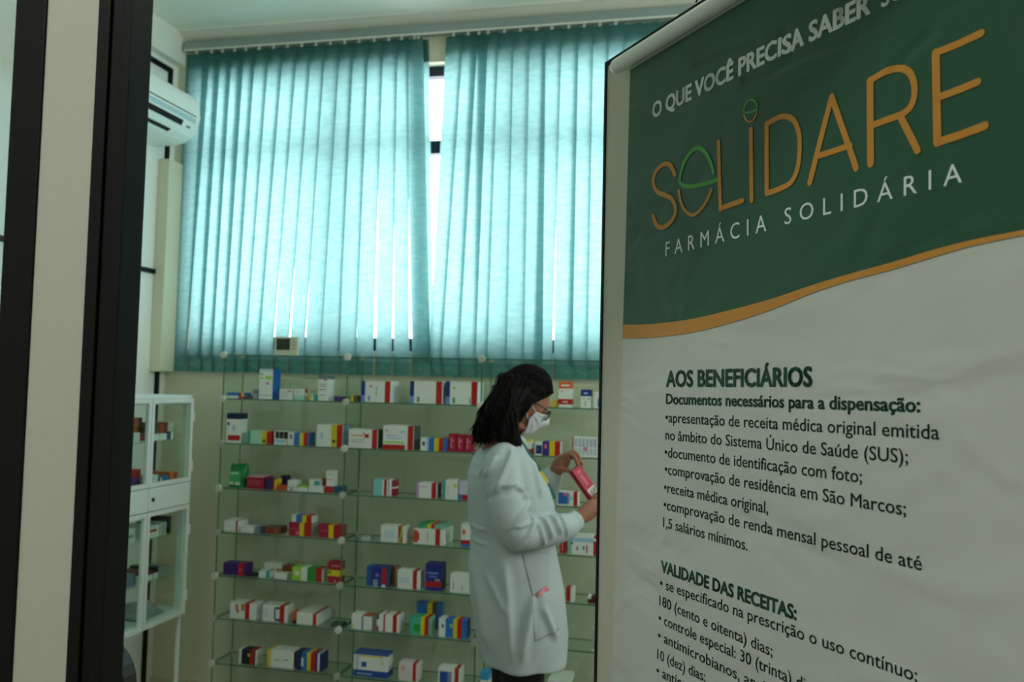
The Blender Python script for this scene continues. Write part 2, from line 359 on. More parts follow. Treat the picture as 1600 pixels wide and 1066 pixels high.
tube(bm, [E0*1.0+DIR*0.075+NRM*0.021+Vector((0, 0, 2.0895-E0.z)), E0+DIR*0.925+NRM*0.021+Vector((0, 0, 2.0895-E0.z))], 0.0128, 20)
obj('top_rod', bm, mat('white_pvc', 'eceeea', 0.35), ban, True)
# hanging cord over the door
bm = bmesh.new()
tube(bm, smoothpath([E0+DIR*0.30+NRM*0.022+Vector((0, 0, 2.112-E0.z)), E0+DIR*0.31+NRM*0.012+Vector((0, 0, 2.13-E0.z)), E0+DIR*0.315-NRM*0.017+Vector((0, 0, 2.132-E0.z)), E0+DIR*0.315-NRM*0.04+Vector((0, 0, 2.11-E0.z))]), 0.0012, 6)
obj('cord', bm, BLACKM, ban)

def text_mesh(txt, bold=0.0, spacing=1.0):
    cu = bpy.data.curves.new('t', 'FONT'); cu.body = txt; cu.size = 1.0; cu.space_character = spacing; cu.resolution_u = 3; cu.fill_mode = 'BOTH'
    o = bpy.data.objects.new('t', cu); COL.objects.link(o)
    dg = bpy.context.evaluated_depsgraph_get(); dg.update()
    me = bpy.data.meshes.new_from_object(o.evaluated_get(dg)); bpy.data.objects.remove(o); return me
CAPH = None
def banner_text(name, txt, p0, p1, hpx, m, bold=0.0, spacing=1.0, off=0.0007, label=None, fixedw=None):
    global CAPH
    if CAPH is None: CAPH = max(v.co.y for v in text_mesh('H').vertices)
    a = onB(p0); b = onB(p1) if p1 else None
    h = onB((p0[0], p0[1]-hpx)).y-a.y
    me = text_mesh(txt, bold, spacing)
    if bold > 0.006:        # heavier weight: the glyphs thickened by overlapping copies
        b2 = bmesh.new()
        for k in range(8):
            a8 = 2*math.pi*k/8; n0 = len(b2.verts); b2.from_mesh(me); b2.verts.ensure_lookup_table()
            for v in b2.verts[n0:]: v.co.x += bold*math.cos(a8); v.co.y += bold*math.sin(a8)*.7
        b2.to_mesh(me); b2.free()
    x0 = min(v.co.x for v in me.vertices); x1 = max(v.co.x for v in me.vertices)
    if b is None: wd = fixedw*(x1-x0)*h/CAPH; b = Vector((a.x+wd, a.y))
    for v in me.vertices:
        u = (v.co.x-x0)/(x1-x0); s = a.x+(b.x-a.x)*u; z = a.y+(b.y-a.y)*u+v.co.y/CAPH*h
        v.co = BP(s, z, off)
    o = link(name, me, ban, m)
    return o
TX = [
 ('heading', 'O QUE VOCÊ PRECISA SABER', (1019, 185), (1361, 20), 22.5, TWHITE, .042, 1.0),
 ('heading', 'AOS BENEFICIÁRIOS', (1038.7, 603.8), (1268.4, 603.5), 23.5, TGREEN, .048, 1.0),
 ('text_line', 'Documentos necessários para a dispensação:', (1038.7, 631), (1437.7, 644), 15.5, TGREEN, .036, 1.0),
 ('text_line', '•apresentação de receita médica original emitida', (1038, 659.8), (1467, 687), 15.5, TGREEN, .009, 1.0),
 ('text_line', 'no âmbito do Sistema Único de Saúde (SUS);', (1038, 687), (1418, 724.6), 15.5, TGREEN, .009, 1.0),
 ('text_line', '•documento de identificação com foto;', (1037, 714), (1346, 755), 15.5, TGREEN, .009, 1.0),
 ('text_line', '•comprovação de residência em São Marcos;', (1037, 740.6), (1414.5, 806), 15.5, TGREEN, .009, 1.0),
 ('text_line', '•receita médica original,', (1036, 769), (1198, 803), 15.5, TGREEN, .009, 1.0),
 ('text_line', '•comprovação de renda mensal pessoal de até', (1035.5, 796), (1439, 892), 15.5, TGREEN, .009, 1.0),
 ('text_line', '1,5 salários mínimos.', (1034.7, 823.6), (1166, 861), 15.5, TGREEN, .009, 1.0),
 ('heading', 'VALIDADE DAS RECEITAS:', (1031.8, 893.5), (1243, 969.7), 17.5, TGREEN, .048, 1.0),
 ('text_line', '• se especificado na prescrição o uso contínuo;', (1030.5, 918.6), (1432, 1067), 15.5, TGREEN, .009, 1.0),
 ('text_line', '180 (cento e oitenta) dias;', (1029.7, 945.8), (1205.5, 1026.7), 15.5, TGREEN, .009, 1.0),
 ('text_line', '• controle especial: 30 (trinta) dias;', (1028.8, 973), (1280, 1091), 15.5, TGREEN, .009, 1.0),
 ('text_line', '• antimicrobianos, analgésicos', (1028, 1000), (1262, 1118), 15.5, TGREEN, .009, 1.0),
 ('text_line', '10 (dez) dias;', (1027, 1029.6), (1102.5, 1066), 15.5, TGREEN, .009, 1.0),
 ('text_line', '• anticoncepcionais', (1026, 1054.7), (1160, 1122), 15.5, TGREEN, .009, 1.0),
 ('text_line', 'FARMÁCIA', (1039, 400.7), (1198, 361), 22, TWHITE, -.012, 1.75),
 ('text_line', 'SOLIDÁRIA', (1226.5, 351.3), (1504, 284.7), 25, TWHITE, -.012, 1.75),
]
for nm, s_, p0, p1, hp, m_, bo, sp in TX: banner_text(nm, s_, p0, p1, hp, m_, bo, sp, 0.0004 if m_ is TWHITE else -0.0010)
banner_text('heading', 'SOBRE', (1377, 12), (1470, -36), 28, TWHITE, .03, off=0.0004)
def stroke(bm, pts, wpx, smooth=True):
    q = [onB(p) for p in pts]; q = [Vector((p.x, p.y, 0)) for p in q]
    if smooth: q = smoothpath(q, 6)
    else:
        r_ = []
        for a, b in zip(q, q[1:]): r_ += [a.lerp(b, k/8) for k in range(8)]
        q = r_+[q[-1]]
    c = pts[len(pts)//2]; hw = 0.59*(onB((c[0], c[1]-wpx/2)).y-onB((c[0], c[1]+wpx/2)).y)
    n = len(q); L, Rr = [], []
    for i in range(n):
        t = (q[min(i+1, n-1)]-q[max(i-1, 0)]).normalized(); nn = Vector((-t.y, t.x, 0))*hw
        L.append(q[i]+nn); Rr.append(q[i]-nn)
    def cap(c, t):
        a0 = math.atan2(t.y, t.x); return [Vector((c.x+hw*math.cos(a0+a), c.y+hw*math.sin(a0+a), 0)) for a in (R(54), R(18), R(-18), R(-54))]
    vL = [bm.verts.new(BP(p.x, p.y, 0.0008)) for p in L]; vR = [bm.verts.new(BP(p.x, p.y, 0.0008)) for p in Rr]
    for i in range(n-1): bm.faces.new((vL[i], vL[i+1], vR[i+1], vR[i]))
    ce = [bm.verts.new(BP(p.x, p.y, 0.0008)) for p in cap(q[-1], (q[-1]-q[-2]))]; bm.faces.new([vL[-1]]+ce+[vR[-1]])
    cs = [bm.verts.new(BP(p.x, p.y, 0.0008)) for p in cap(q[0], (q[0]-q[1]))]; bm.faces.new([vR[0]]+cs+[vL[0]])
c8 = lambda *P: [(1010+x*.2346, 130+y*.2346) for x, y in P]
c1 = lambda *P: [(930+x*.41875, y*.41875) for x, y in P]
LOGO = [
 (TOCHRE, [(c8((190, 610), (165, 555), (130, 537), (85, 560), (52, 610), (45, 670), (70, 722), (120, 745), (165, 768), (192, 820), (188, 880), (150, 935), (100, 962), (62, 940), (42, 885)), 6.2, True)]),
 (TLEAF, [(c8((452, 592), (430, 520), (390, 455), (345, 432), (292, 468), (248, 540), (226, 620), (226, 664), (255, 685), (310, 688), (400, 670), (478, 645)), 5.5, True)]),
 (TOCHRE, [(c8((215, 715), (230, 790), (262, 852), (310, 878), (358, 850), (405, 785), (438, 712)), 4.8, True)]),
 (TOCHRE, [(c8((488, 392), (493, 620), (498, 843)), 6.8, False), (c8((498, 836), (575, 808), (645, 784)), 7.0, False)]),
 (TOCHRE, [(c8((707, 312), (707, 560), (707, 782)), 7.4, False)]),
 (TLEAF, [(c8((749, 158), (736, 125), (710, 112), (680, 132), (663, 170), (664, 194), (700, 197), (748, 181)), 2.3, True)]),
 (TOCHRE, [(c8((660, 212), (674, 245), (700, 261), (728, 240), (746, 204)), 2.3, True)]),
 (TOCHRE, [(c1((646, 462), (645, 590), (644, 722)), 7.6, False), (c1((646, 464), (700, 437), (742, 446), (764, 495), (767, 560), (758, 632), (733, 682), (690, 706), (646, 722)), 7.6, True)]),
 (TOCHRE, [(c1((804, 682), (845, 520), (886, 362)), 9, False), (c1((886, 362), (930, 490), (977, 628)), 9, False), (c1((838, 582), (900, 562), (955, 543)), 8, False)]),
 (TOCHRE, [(c1((1028, 302), (1029, 460), (1031, 610)), 11, False), (c1((1028, 302), (1090, 264), (1140, 255), (1178, 275), (1194, 330), (1184, 390), (1150, 425), (1090, 448), (1032, 470)), 9.5, True), (c1((1142, 436), (1175, 500), (1206, 562)), 10, False)]),
 (TOCHRE, [(c1((1272, 198), (1276, 370), (1280, 532)), 12, False), (c1((1272, 198), (1360, 162), (1442, 124)), 10, False), (c1((1277, 366), (1360, 335), (1430, 306)), 10, False), (c1((1280, 532), (1370, 502), (1456, 470)), 11, False)]),
]
for m_, sts in LOGO:
    bm = bmesh.new()
    for pts, wp, sm in sts: stroke(bm, pts, wp, sm)
    obj('logo_letter', bm, m_, ban)

# ------------------------------------------------------------------ vertical blind
bl = thing('vertical_blind', 'teal translucent vertical blind drawn across the back window', 'blind', (-0.9, 3.79, 3.2))
def blp(p): return Vector(p)-Vector((-0.9, 3.79, 3.2))
BX('headrail', blp((-2.60, 3.810, 3.198)), blp((0.98, 3.858, 3.243)), mat('grey_rail', '9aa3a0', 0.4, 0.3), bl, 0.004)
BX('rail_lip', blp((-2.60, 3.805, 3.192)), blp((0.98, 3.813, 3.200)), mat('white_rail_lip', 'e3ddd2', 0.4), bl)
TOPS = [291, 323, 340, 358, 376, 395, 417, 439, 461, 483, 505, 528, 550, 573, 596, 619, 636]
BOTS = [264, 294, 314, 332, 350, 366.5, 385, 405, 428, 452, 477, 502, 530, 557, 585.6, 613.7, 641]
OVT = {1: 7, 2: 7, 3: 6, 4: 8, 5: 5}
OVB = {8: -1.4, 9: -1.4, 10: -1, 11: 1, 12: -1.2, 13: -.3, 14: -4.2, 15: -2.6, 16: -3, 6: 1, 7: 2, 1: -2}
slats = []
for i in range(len(TOPS)-1):
    slats.append((TOPS[i]-OVT.get(i, 3.5)/2, TOPS[i+1]+OVT.get(i+1, 3.5)/2, BOTS[i]-OVB.get(i, 3)/2, BOTS[i+1]+OVB.get(i+1, 3)/2))
slats[0] = (291, slats[0][1], 270, slats[0][3])
slats += [(634, 661, 643.5, 672), (643, 670, 650, 678)]
RT = [697, 720, 740, 754, 776, 800, 825, 849.5, 875, 900.6, 924.7, 949, 974]
RB = [673, 690, 717, 742.5, 760.6, 790.6, 818.6, 842, 864.5, 891, 917, 943, 970]
ORT = {2: 9, 3: 14, 7: 5, 9: 5}; ORB = {6: 1, 7: 12, 8: -2.5, 9: 8}
rsl = []
for i in range(len(RT)-1):
    rsl.append((RT[i]-ORT.get(i, 3.5)/2, RT[i+1]+ORT.get(i+1, 3.5)/2, RB[i]-ORB.get(i, 3)/2, RB[i+1]+ORB.get(i+1, 3)/2))
ZTOP, ZBOT = 3.187, 1.57
def zpx(px, y, z):      # photo row of height z above column px on plane y
    lo, hi = -600.0, 1600.0
    for _ in range(40):
        md = (lo+hi)/2
        if onY((px, md), y).z > z: lo = md
        else: hi = md
    return (lo+hi)/2
def slat(tl, tr, bl_, br, dy):
    bm = bmesh.new(); nz, nx = 14, 4; g = []
    TL = onY((tl, 100), dy+3.835+.007); TR = onY((tr, 100), dy+3.835-.007); BL = onY((bl_, 540), dy+3.835+.007); BR = onY((br, 540), dy+3.835-.007)
    zt, zb = 3.1, 1.72
    for j in range(nz+1):
        z = ZBOT if j == 0 else 1.632+(ZTOP-1.632)*(j-1)/(nz-1); k = (z-zb)/(zt-zb)
        a = BL.lerp(TL, k); b = BR.lerp(TR, k); row = []
        for i in range(nx+1):
            p = a.lerp(b, i/nx); p.z = z; p.y -= 0.002*math.sin(math.pi*i/nx); row.append(bm.verts.new(blp(p)))
        g.append(row)
    for j in range(nz):
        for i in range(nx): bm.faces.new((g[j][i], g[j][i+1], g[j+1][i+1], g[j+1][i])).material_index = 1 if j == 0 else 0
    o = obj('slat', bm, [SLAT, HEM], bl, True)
    mid = [g_ for g_ in (BL.lerp(BR, .5), TL.lerp(TR, .5))]
    return mid
mids = [slat(*s, 0) for s in slats[:-1]]
mids.append(slat(*slats[-1], 0.028))
mids2 = [slat(*s, 0) for s in rsl]
xr = mids2[-1][1].x
k = 1
while xr+0.075*k < 0.93:          # the rest of the blind, behind the open door
    bm = bmesh.new(); xc = xr+0.075*k; g = []
    for j in range(9):
        z = ZBOT+(ZTOP-ZBOT)*j/8; g.append([bm.verts.new(blp((xc+dx, 3.835-dx*0.17, z))) for dx in (-.041, 0, .041)])
    for j in range(8):
        for i in range(2): bm.faces.new((g[j][i], g[j][i+1], g[j+1][i+1], g[j+1][i]))
    obj('slat', bm, SLAT, bl, True); k += 1
HOOK = mat('white_hook', 'd8d8cc', 0.4)
for mi_ in mids+mids2:
    bm = bmesh.new(); box(bm, blp((mi_[1].x-.006, 3.822, 3.180)), blp((mi_[1].x+.006, 3.827, 3.198))); obj('carrier_hook', bm, HOOK, bl)
for grp in (mids, mids2):
    bm = bmesh.new(); P = []
    for a, b in zip(grp, grp[1:]):
        P += [blp((a[0].x, 3.811, 1.612)), blp(((a[0].x+b[0].x)/2, 3.814, 1.592))]
    P.append(blp((grp[-1][0].x, 3.811, 1.612))); tube(bm, smoothpath(P, 4), 0.0008, 5); obj('bead_chain', bm, mat('teal_grey_chain', '8fb3aa', .5), bl)

# ------------------------------------------------------------------ air conditioner on the left wall
ac = thing('air_conditioner', 'white split air conditioner high on the left wall', 'air conditioner', (XL, 3.25, 2.6))
def acp(x, y, z): return (x-XL, y-3.25, z-2.6)
zz = lambda z: z if z > 2.8 else 2.8-(2.8-z)*.66
prof = [(-2.66, 2.915), (-2.52, 2.915), (-2.455, 2.908), (-2.428, 2.89), (-2.42, 2.865), (-2.418, 2.80), (-2.422, 2.75), (-2.434, 2.70), (-2.458, 2.655), (-2.495, 2.622), (-2.54, 2.607), (-2.66, 2.605)]
bm = bmesh.new(); extrude_profile(bm, [(x-XL, zz(z)-2.6) for x, z in prof], 2.82-3.25, 3.70-3.25)
bmesh.ops.bevel(bm, geom=[e for e in bm.edges if abs(e.verts[0].co.y-e.verts[1].co.y) < 1e-6], offset=0.006, segments=2, affect='EDGES')
obj('body', bm, PLASTIC, ac)
def acstrip(name, pts, y0, y1, m, th=0.003):
    bm = bmesh.new(); pr = [(x-XL, zz(z)-2.6) for x, z in pts]; out = []
    for i, (x, z) in enumerate(pr):
        a = Vector(pr[max(i-1, 0)]); b = Vector(pr[min(i+1, len(pr)-1)]); t = (b-a).normalized(); n = Vector((-t.y, t.x))
        if n.x < 0: n = -n
        out.append((x+n.x*th, z+n.y*th))
    inn = [(x-0.002, z) for x, z in pr]
    extrude_profile(bm, out+inn[::-1], y0-3.25, y1-3.25); return obj(name, bm, m, ac)
acstrip('panel_seam', [(-2.418, 2.803), (-2.4185, 2.796)], 2.83, 3.665, mat('seam_grey', '4c5550', 0.6), 0.0012)
acstrip('display_strip', [(-2.4195, 2.782), (-2.4225, 2.748)], 2.83, 3.665, mat('pale_blue_strip', 'b4cdd4', 0.35), 0.0012)
acstrip('air_outlet', [(-2.4255, 2.735), (-2.436, 2.697)], 2.85, 3.575, mat('outlet_black', '0a0b0b', 0.8), 0.0015)
acstrip('louver', [(-2.438, 2.692), (-2.452, 2.667)], 2.85, 3.57, PLASTIC, 0.006)
acstrip('lower_outlet', [(-2.4585, 2.6545), (-2.477, 2.637)], 2.85, 3.53, mat('outlet_black', '0a0b0b', 0.8), 0.0015)
acstrip('badge', [(-2.430, 2.715), (-2.4345, 2.70)], 3.61, 3.64, mat('badge_blue', '51788a', 0.4), 0.0015)

# ------------------------------------------------------------------ glass shelving against the back wall
YS = 3.625; UX = [-2.19, -1.573, -0.947, -0.385]
ZS = [1.650, 1.446, 1.239, 1.032, 0.830, 0.632, 0.438, 0.236, 0.04]
GT = 0.005; YBK = 3.80
gs = thing('glass_shelving', 'clear glass shelving unit with metal clips along the cream wall', 'shelf', ((UX[0]+UX[-1])/2, YS, 0))
gp = Vector(((UX[0]+UX[-1])/2, YS, 0))
def gbox(name, a, b):
    bm = bmesh.new(); fs = box(bm, Vector(a)-gp, Vector(b)-gp)
    dims = [abs(a[i]-b[i]) for i in range(3)]; ax = dims.index(min(dims))
    for f in fs:
        n = f.calc_center_median(); c = [(a[i]+b[i])/2-gp[i] for i in range(3)]
        if abs(n[ax]-c[ax]) < 1e-6: f.material_index = 1
    return obj(name, bm, [GLASS, GEDGE], gs)
for b in range(3):
    for z in ZS: gbox('shelf', (UX[b]+.004, YS, z-GT), (UX[b+1]-.004, YBK, z))
for x in UX:
    for z0_, z1_ in zip(ZS[1:]+[0.0], ZS): gbox('upright_panel', (x-.003, YS+.002, z0_+.002), (x+.003, YBK-.002, z1_-GT-.002 if z1_ != ZS[0] else z1_-GT-.002))
BACKG = glass_mat('green_tinted_back_glass', (0.925, 0.95, 0.94, 1), 1.0)
for b in range(3): BX('back_panel', Vector((UX[b]+.004, YBK+.001, 0.02))-gp, Vector((UX[b+1]-.004, YBK+.005, 1.54))-gp, BACKG, gs)
CH = mat('brushed_clip_metal', 'c9c6b8', 0.35, 0.6); CD = mat('pale_plastic_clip', 'cfd0c4', 0.5)
for i, x in enumerate(UX):
    for j, z in enumerate(ZS):
        bm = bmesh.new(); lathe(bm, [(0.0, -.008), (0.015, -.008), (0.0165, -.004), (0.0165, .006), (0.0, .006)], Vector((x, YS-.004, z-GT/2))-gp, Vector((0, 1, 0)), 16); obj('clip', bm, CD if (i+j) % 2 else CH, gs, False)
        bm = bmesh.new(); lathe(bm, [(0.0, -.008), (0.010, -.008), (0.011, -.004), (0.011, .006), (0.0, .006)], Vector((x, YBK-.008, z-GT/2))-gp, Vector((0, 1, 0)), 14); obj('rear_clip', bm, CH, gs, False)

# thermometer standing on the top shelf
tp = onY((448, 553), 3.70); th = thing('digital_thermometer', 'small white digital thermometer with dark screen standing on top of the shelving', 'thermometer', (tp.x, 3.70, ZS[0]+.001), R(6))
BX('body', (-.058, -.010, 0), (.056, .012, .088), mat('ivory_plastic', 'c9cbb4', 0.5), th, .004)
BX('screen', (-.047, -.0115, .026), (.018, -.0095, .080), mat('lcd_dark', '2b3a2c', 0.25), th)
for q in range(3): BX('button', (.030, -.0115, .03+.016*q), (.044, -.0095, .036+.016*q), mat('button_grey', '9aa393', 0.5), th)

# ------------------------------------------------------------------ medicine boxes
W_, RD, BL_, NV, YL, CR, GN, TE, MI, PU, OR, BR, GY, LB, PK, DG, OL, LI = ('dfe3dc', 'b3211f', '2f6fb8', '1f2f78', 'd8c41e', 'a01a36', '2f8f3c', '3aa79a', 'a9d9bd', '56307c', 'd8632a', '7d4a2a', '8d9492', '9cc4df', 'e0709a', '1f4d2c', '8b8040', '9ed04c')
FULLH = (0, 1)
def V(u0, u1, c): return (u0, 0, u1, 1, c)
def H(v0, v1, c): return (0, v0, 1, v1, c)
def med_box(name, label, cat, base, w_, h, d, design, side=None, rotz=0.0, group=None, bodycol=W_, parent=None, rotm=None):
    """one carton; front face divided into its printed fields"""
    us = sorted({0.0, 1.0}|{round(min(1, max(0, q)), 4) for r_ in design for q in (r_[0], r_[2])}); vs2 = sorted({0.0, 1.0}|{round(min(1, max(0, q)), 4) for r_ in design for q in (r_[1], r_[3])})
    cols = []
    def mi(c):
        if c not in cols: cols.append(c)
        return cols.index(c)
    def at(u, v):
        c = bodycol
        for r_ in design:
            if r_[0] <= u <= r_[2] and r_[1] <= v <= r_[3]: c = r_[4]
        return c
    bm = bmesh.new(); cache = {}
    def vt(x, y, z):
        k_ = (round(x, 5), round(y, 5), round(z, 5))
        if k_ not in cache: cache[k_] = bm.verts.new((x, y, z))
        return cache[k_]
    X = lambda u: (u-.5)*w_
    for ua, ub in zip(us, us[1:]):
        for va, vb in zip(vs2, vs2[1:]):
            f = bm.faces.new((vt(X(ua), 0, va*h), vt(X(ub), 0, va*h), vt(X(ub), 0, vb*h), vt(X(ua), 0, vb*h))); f.material_index = mi(at((ua+ub)/2, (va+vb)/2))
            f = bm.faces.new((vt(X(ua), d, vb*h), vt(X(ub), d, vb*h), vt(X(ub), d, va*h), vt(X(ua), d, va*h))); f.material_index = mi(at((ua+ub)/2, (va+vb)/2))
        f = bm.faces.new((vt(X(ua), 0, h), vt(X(ub), 0, h), vt(X(ub), d, h), vt(X(ua), d, h))); f.material_index = mi(at((ua+ub)/2, .995))
        f = bm.faces.new((vt(X(ua), d, 0), vt(X(ub), d, 0), vt(X(ub), 0, 0), vt(X(ua), 0, 0))); f.material_index = mi(at((ua+ub)/2, .005))
    for va, vb in zip(vs2, vs2[1:]):
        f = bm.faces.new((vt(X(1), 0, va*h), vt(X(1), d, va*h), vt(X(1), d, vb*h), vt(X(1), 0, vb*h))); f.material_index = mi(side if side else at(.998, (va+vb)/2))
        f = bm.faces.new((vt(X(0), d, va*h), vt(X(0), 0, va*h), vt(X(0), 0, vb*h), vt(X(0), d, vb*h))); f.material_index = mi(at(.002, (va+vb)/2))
    o = obj(name, bm, [ink(c) for c in cols], parent)
    if rotm is not None: o.matrix_world = rotm
    else: o.location = base; o.rotation_euler = (0, 0, rotz)
    if label: tag(o, label, cat, group)
    return o
ORD = ['top shelf', 'second shelf', 'third shelf', 'fourth shelf', 'fifth shelf', 'sixth shelf', 'lowest visible shelf']
BAY = {'L': 'left bay', 'M': 'middle bay', 'R': 'right bay'}
def shelf_item(row, bay, x0, x1, hpx, desc, design, depth=.07, dy=.022, lift=0.0, side=None, body=W_, name='medicine_box', cat='medicine box', rot=0.0, stack=None):
    z = ZS[row+1]; yp = YS+dy
    py = zpx((x0+x1)/2, yp, z); A = onY((x0, py), yp); B = onY((x1, py), yp); sc = ppm(((A.x+B.x)/2, yp, z))
    depth = min(depth, YBK-.006-yp)
    h = hpx/sc; zz = z+.0006+lift/sc
    return med_box(name, desc+' on '+ORD[row]+', '+BAY[bay], cat, ((A.x+B.x)/2, yp, zz), B.x-A.x, h, depth, design, side, rot, 'medicine boxes on the glass shelves', body)
I = shelf_item
# text-like print lines
def lines(u0, u1, vs_, c=GY, t=.035): return [(u0, v, u1, v+t, c) for v in vs_]
# --- top shelf
I(0, 'L', 354.5, 371.5, 9, 'flat blue and white medicine box', [H(.45, 1, BL_)], .06)
I(0, 'L', 372.5, 384, 9, 'small red, yellow and blue carton', [V(0, 1, BL_), V(.15, .4, RD), V(.4, .7, YL), (0, 0, 1, .3, RD)], .05)
I(0, 'L', 386, 393, 5, 'tiny dark grey carton', [], .04, body='4c5450')
I(0, 'L', 394.5, 402.5, 15, 'small grey blue carton beside tall white one', [H(.6, .8, '5d6f86')], .04, body='8796a0')
I(0, 'L', 404, 425, 47, 'tallest white carton with green leaf print and blue side', [(.05, .8, .3, .86, LI), (.05, .68, .3, .73, LI), (.45, .66, .95, .76, LI), (.5, .48, .75, .56, PK), (.1, .93, .9, .97, LB), (.1, .1, .9, .16, 'c5cec9')], .075, side='1c5fa8')
I(0, 'L', 436.5, 457, 16.5, 'low plain white carton right of tallest carton', lines(.1, .6, (.3, .5, .7))+[(.6, .75, .9, .85, RD)], .06)
I(0, 'L', 459, 475, 17, 'white and mint green carton', [H(0, .45, MI), (.1, .7, .5, .76, GY)], .06)
I(0, 'L', 482.5, 485.5, 8, 'tiny yellow carton', [], .03, body=YL)
I(0, 'L', 486.5, 494, 9, 'small teal and white carton', [V(.4, 1, TE)], .04)
I(0, 'L', 496.5, 512, 40, 'tall white carton with grey top band', [H(.84, 1, '6f7b7d'), (.55, .78, .85, .84, OR), (.1, .62, .8, .66, GY), (.1, .54, .8, .57, GY), (.1, .42, .8, .45, RD), (.1, .2, .7, .23, GY)], .07)
I(0, 'L', 521.5, 537, 7.5, 'flat purple carton by the clip', [V(.85, 1, '3d2a4c')], .05, body=PU)
I(0, 'M', 544.5, 557, 9.5, 'small olive and brown carton by the clip', [V(.3, .6, YL), V(.6, 1, '6d5a42')], .05, body=OL)
def wb(extra): return [V(0, .13, NV), (0, 0, .13, .33, '6f8fce'), V(.80, .985, RD)]+extra
I(0, 'M', 564, 610, 33, 'white carton with blue stripe and orange spot', wb([(.28, .7, .36, .8, OR), (.5, .3, .53, .75, GY), (.24, .05, .3, .3, '6d79b8')]), .10)
I(0, 'M', 640, 691, 35, 'white carton with navy and red stripes and no spot', wb([(.22, .05, .3, .3, '5c9a66')]), .10)
I(0, 'M', 696, 746, 36, 'white carton with blue stripe and lime spot', wb([(.22, .65, .3, .77, LI), (.22, .05, .3, .3, '5c9a66'), (.74, .05, .78, .3, GY)]), .10)
I(0, 'R', 862, 871, 11, 'small amber carton beside orange topped box', [V(.5, 1, 'c9a23a')], .05, body='d2b04a')
I(0, 'R', 872.5, 893, 40, 'white carton with orange top and red band', [H(.74, 1, OR), (.2, .83, .8, .9, W_), (.15, .6, .4, .66, 'e3b7a0'), H(.12, .33, RD), (.3, .2, .7, .24, W_)], .05)
I(0, 'R', 907, 923, 29, 'white carton with navy top block', [(0, .64, 1, 1, NV), (.3, .75, .7, .85, LB), (.15, .5, .4, .55, GY), (.7, .45, .85, .55, GY), (.4, .1, .5, .4, GY)], .05)
I(0, 'R', 928, 944, 26, 'white carton with blue print against the door edge', [(.35, .1, .5, .6, BL_)], .05)
# small bottle with red cap
zt_ = ZS[1]; p_ = onY((478.3, zpx(478.3, YS+.03, zt_)), YS+.03)
bo = thing('medicine_bottle', 'tiny clear bottle with red cap on top shelf, left bay', 'bottle', (p_.x, YS+.03, zt_+.0006), group='medicine boxes on the glass shelves')
bm = bmesh.new(); lathe(bm, [(0, 0), (.007, 0), (.007, .026), (.004, .031), (.004, .034), (0, .034)], (0, 0, 0)); obj('bottle_body', bm, mat('amber_white_plastic', 'b9a98f', 0.3), bo, True)
bm = bmesh.new(); lathe(bm, [(0, .034), (.0055, .034), (.005, .053), (0, .053)], (0, 0, 0)); obj('cap', bm, mat('red_plastic', '9d2420', 0.35), bo, True)
# --- second shelf
I(1, 'L', 354, 375, 46, 'white carton with navy lid and red label turned sideways', [H(.8, 1, '17223f'), (.1, .08, .95, .26, RD), (.05, .58, .2, .7, '333333'), (.4, .4, .6, .6, LB)], .075, rot=R(8))
I(1, 'L', 386, 424, 20, 'mint carton with yellow and red stripes', [V(0, .13, TE), V(.6, .8, YL), V(.8, 1, RD), (.63, .1, .75, .35, '5b5a1a')], .06, body=MI)
I(1, 'L', 428, 448, 21, 'white carton with black barcode and blue wave', [(.1, .45, 1, .98, '22282a'), (.35, .45, .42, .98, GY), (.7, .45, .75, .98, GY), (0, .15, .9, .38, LB)], .06)
I(1, 'L', 449.5, 481, 20, 'white and blue carton with yellow and red stripes', [V(.3, .58, BL_), V(.6, .78, YL), V(.78, 1, RD), (.08, .5, .22, .85, '6a7a88')], .07, side=BL_)
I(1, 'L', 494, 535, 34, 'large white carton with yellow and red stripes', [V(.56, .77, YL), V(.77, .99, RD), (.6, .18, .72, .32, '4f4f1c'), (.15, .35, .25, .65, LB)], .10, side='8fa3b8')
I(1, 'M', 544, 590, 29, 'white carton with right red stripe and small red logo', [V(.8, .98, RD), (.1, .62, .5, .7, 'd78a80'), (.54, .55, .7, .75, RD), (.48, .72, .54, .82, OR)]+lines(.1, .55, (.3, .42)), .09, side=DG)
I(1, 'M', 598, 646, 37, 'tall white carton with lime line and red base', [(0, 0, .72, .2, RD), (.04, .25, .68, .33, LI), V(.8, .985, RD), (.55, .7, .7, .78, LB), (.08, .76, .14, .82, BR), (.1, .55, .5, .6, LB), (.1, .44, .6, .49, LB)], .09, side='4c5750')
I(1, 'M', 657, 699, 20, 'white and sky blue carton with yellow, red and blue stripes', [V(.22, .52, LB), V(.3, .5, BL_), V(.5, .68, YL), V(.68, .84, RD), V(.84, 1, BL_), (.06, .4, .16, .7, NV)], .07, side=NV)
for q in range(3): I(1, 'M', 700.5+12.6*q, 712+12.6*q, 27+(1, 0, -.5)[q], 'crimson upright carton, %s of three' % ('left', 'centre', 'right')[q], [(.3, .2, .45, .8, 'd88aa0'), (.55, .55, .75, .68, PK), (.6, .15, .7, .4, 'c9506a')], .05, body=CR)
I(1, 'R', 815, 830, 23, 'white carton with red base behind the white coat', [H(0, .4, RD), H(.9, 1, YL)], .06)
I(1, 'R', 836, 847, 21, 'white carton with navy square', [(.1, .1, .95, .75, NV), (.3, .35, .6, .5, '4a5fa0')], .05)
I(1, 'R', 848, 876, 22, 'purple carton with yellow and red stripes', [V(0, .36, '3d2a7c'), (.08, .5, .22, .8, PK), V(.36, .66, YL), V(.66, .97, RD)], .06, side=W_)
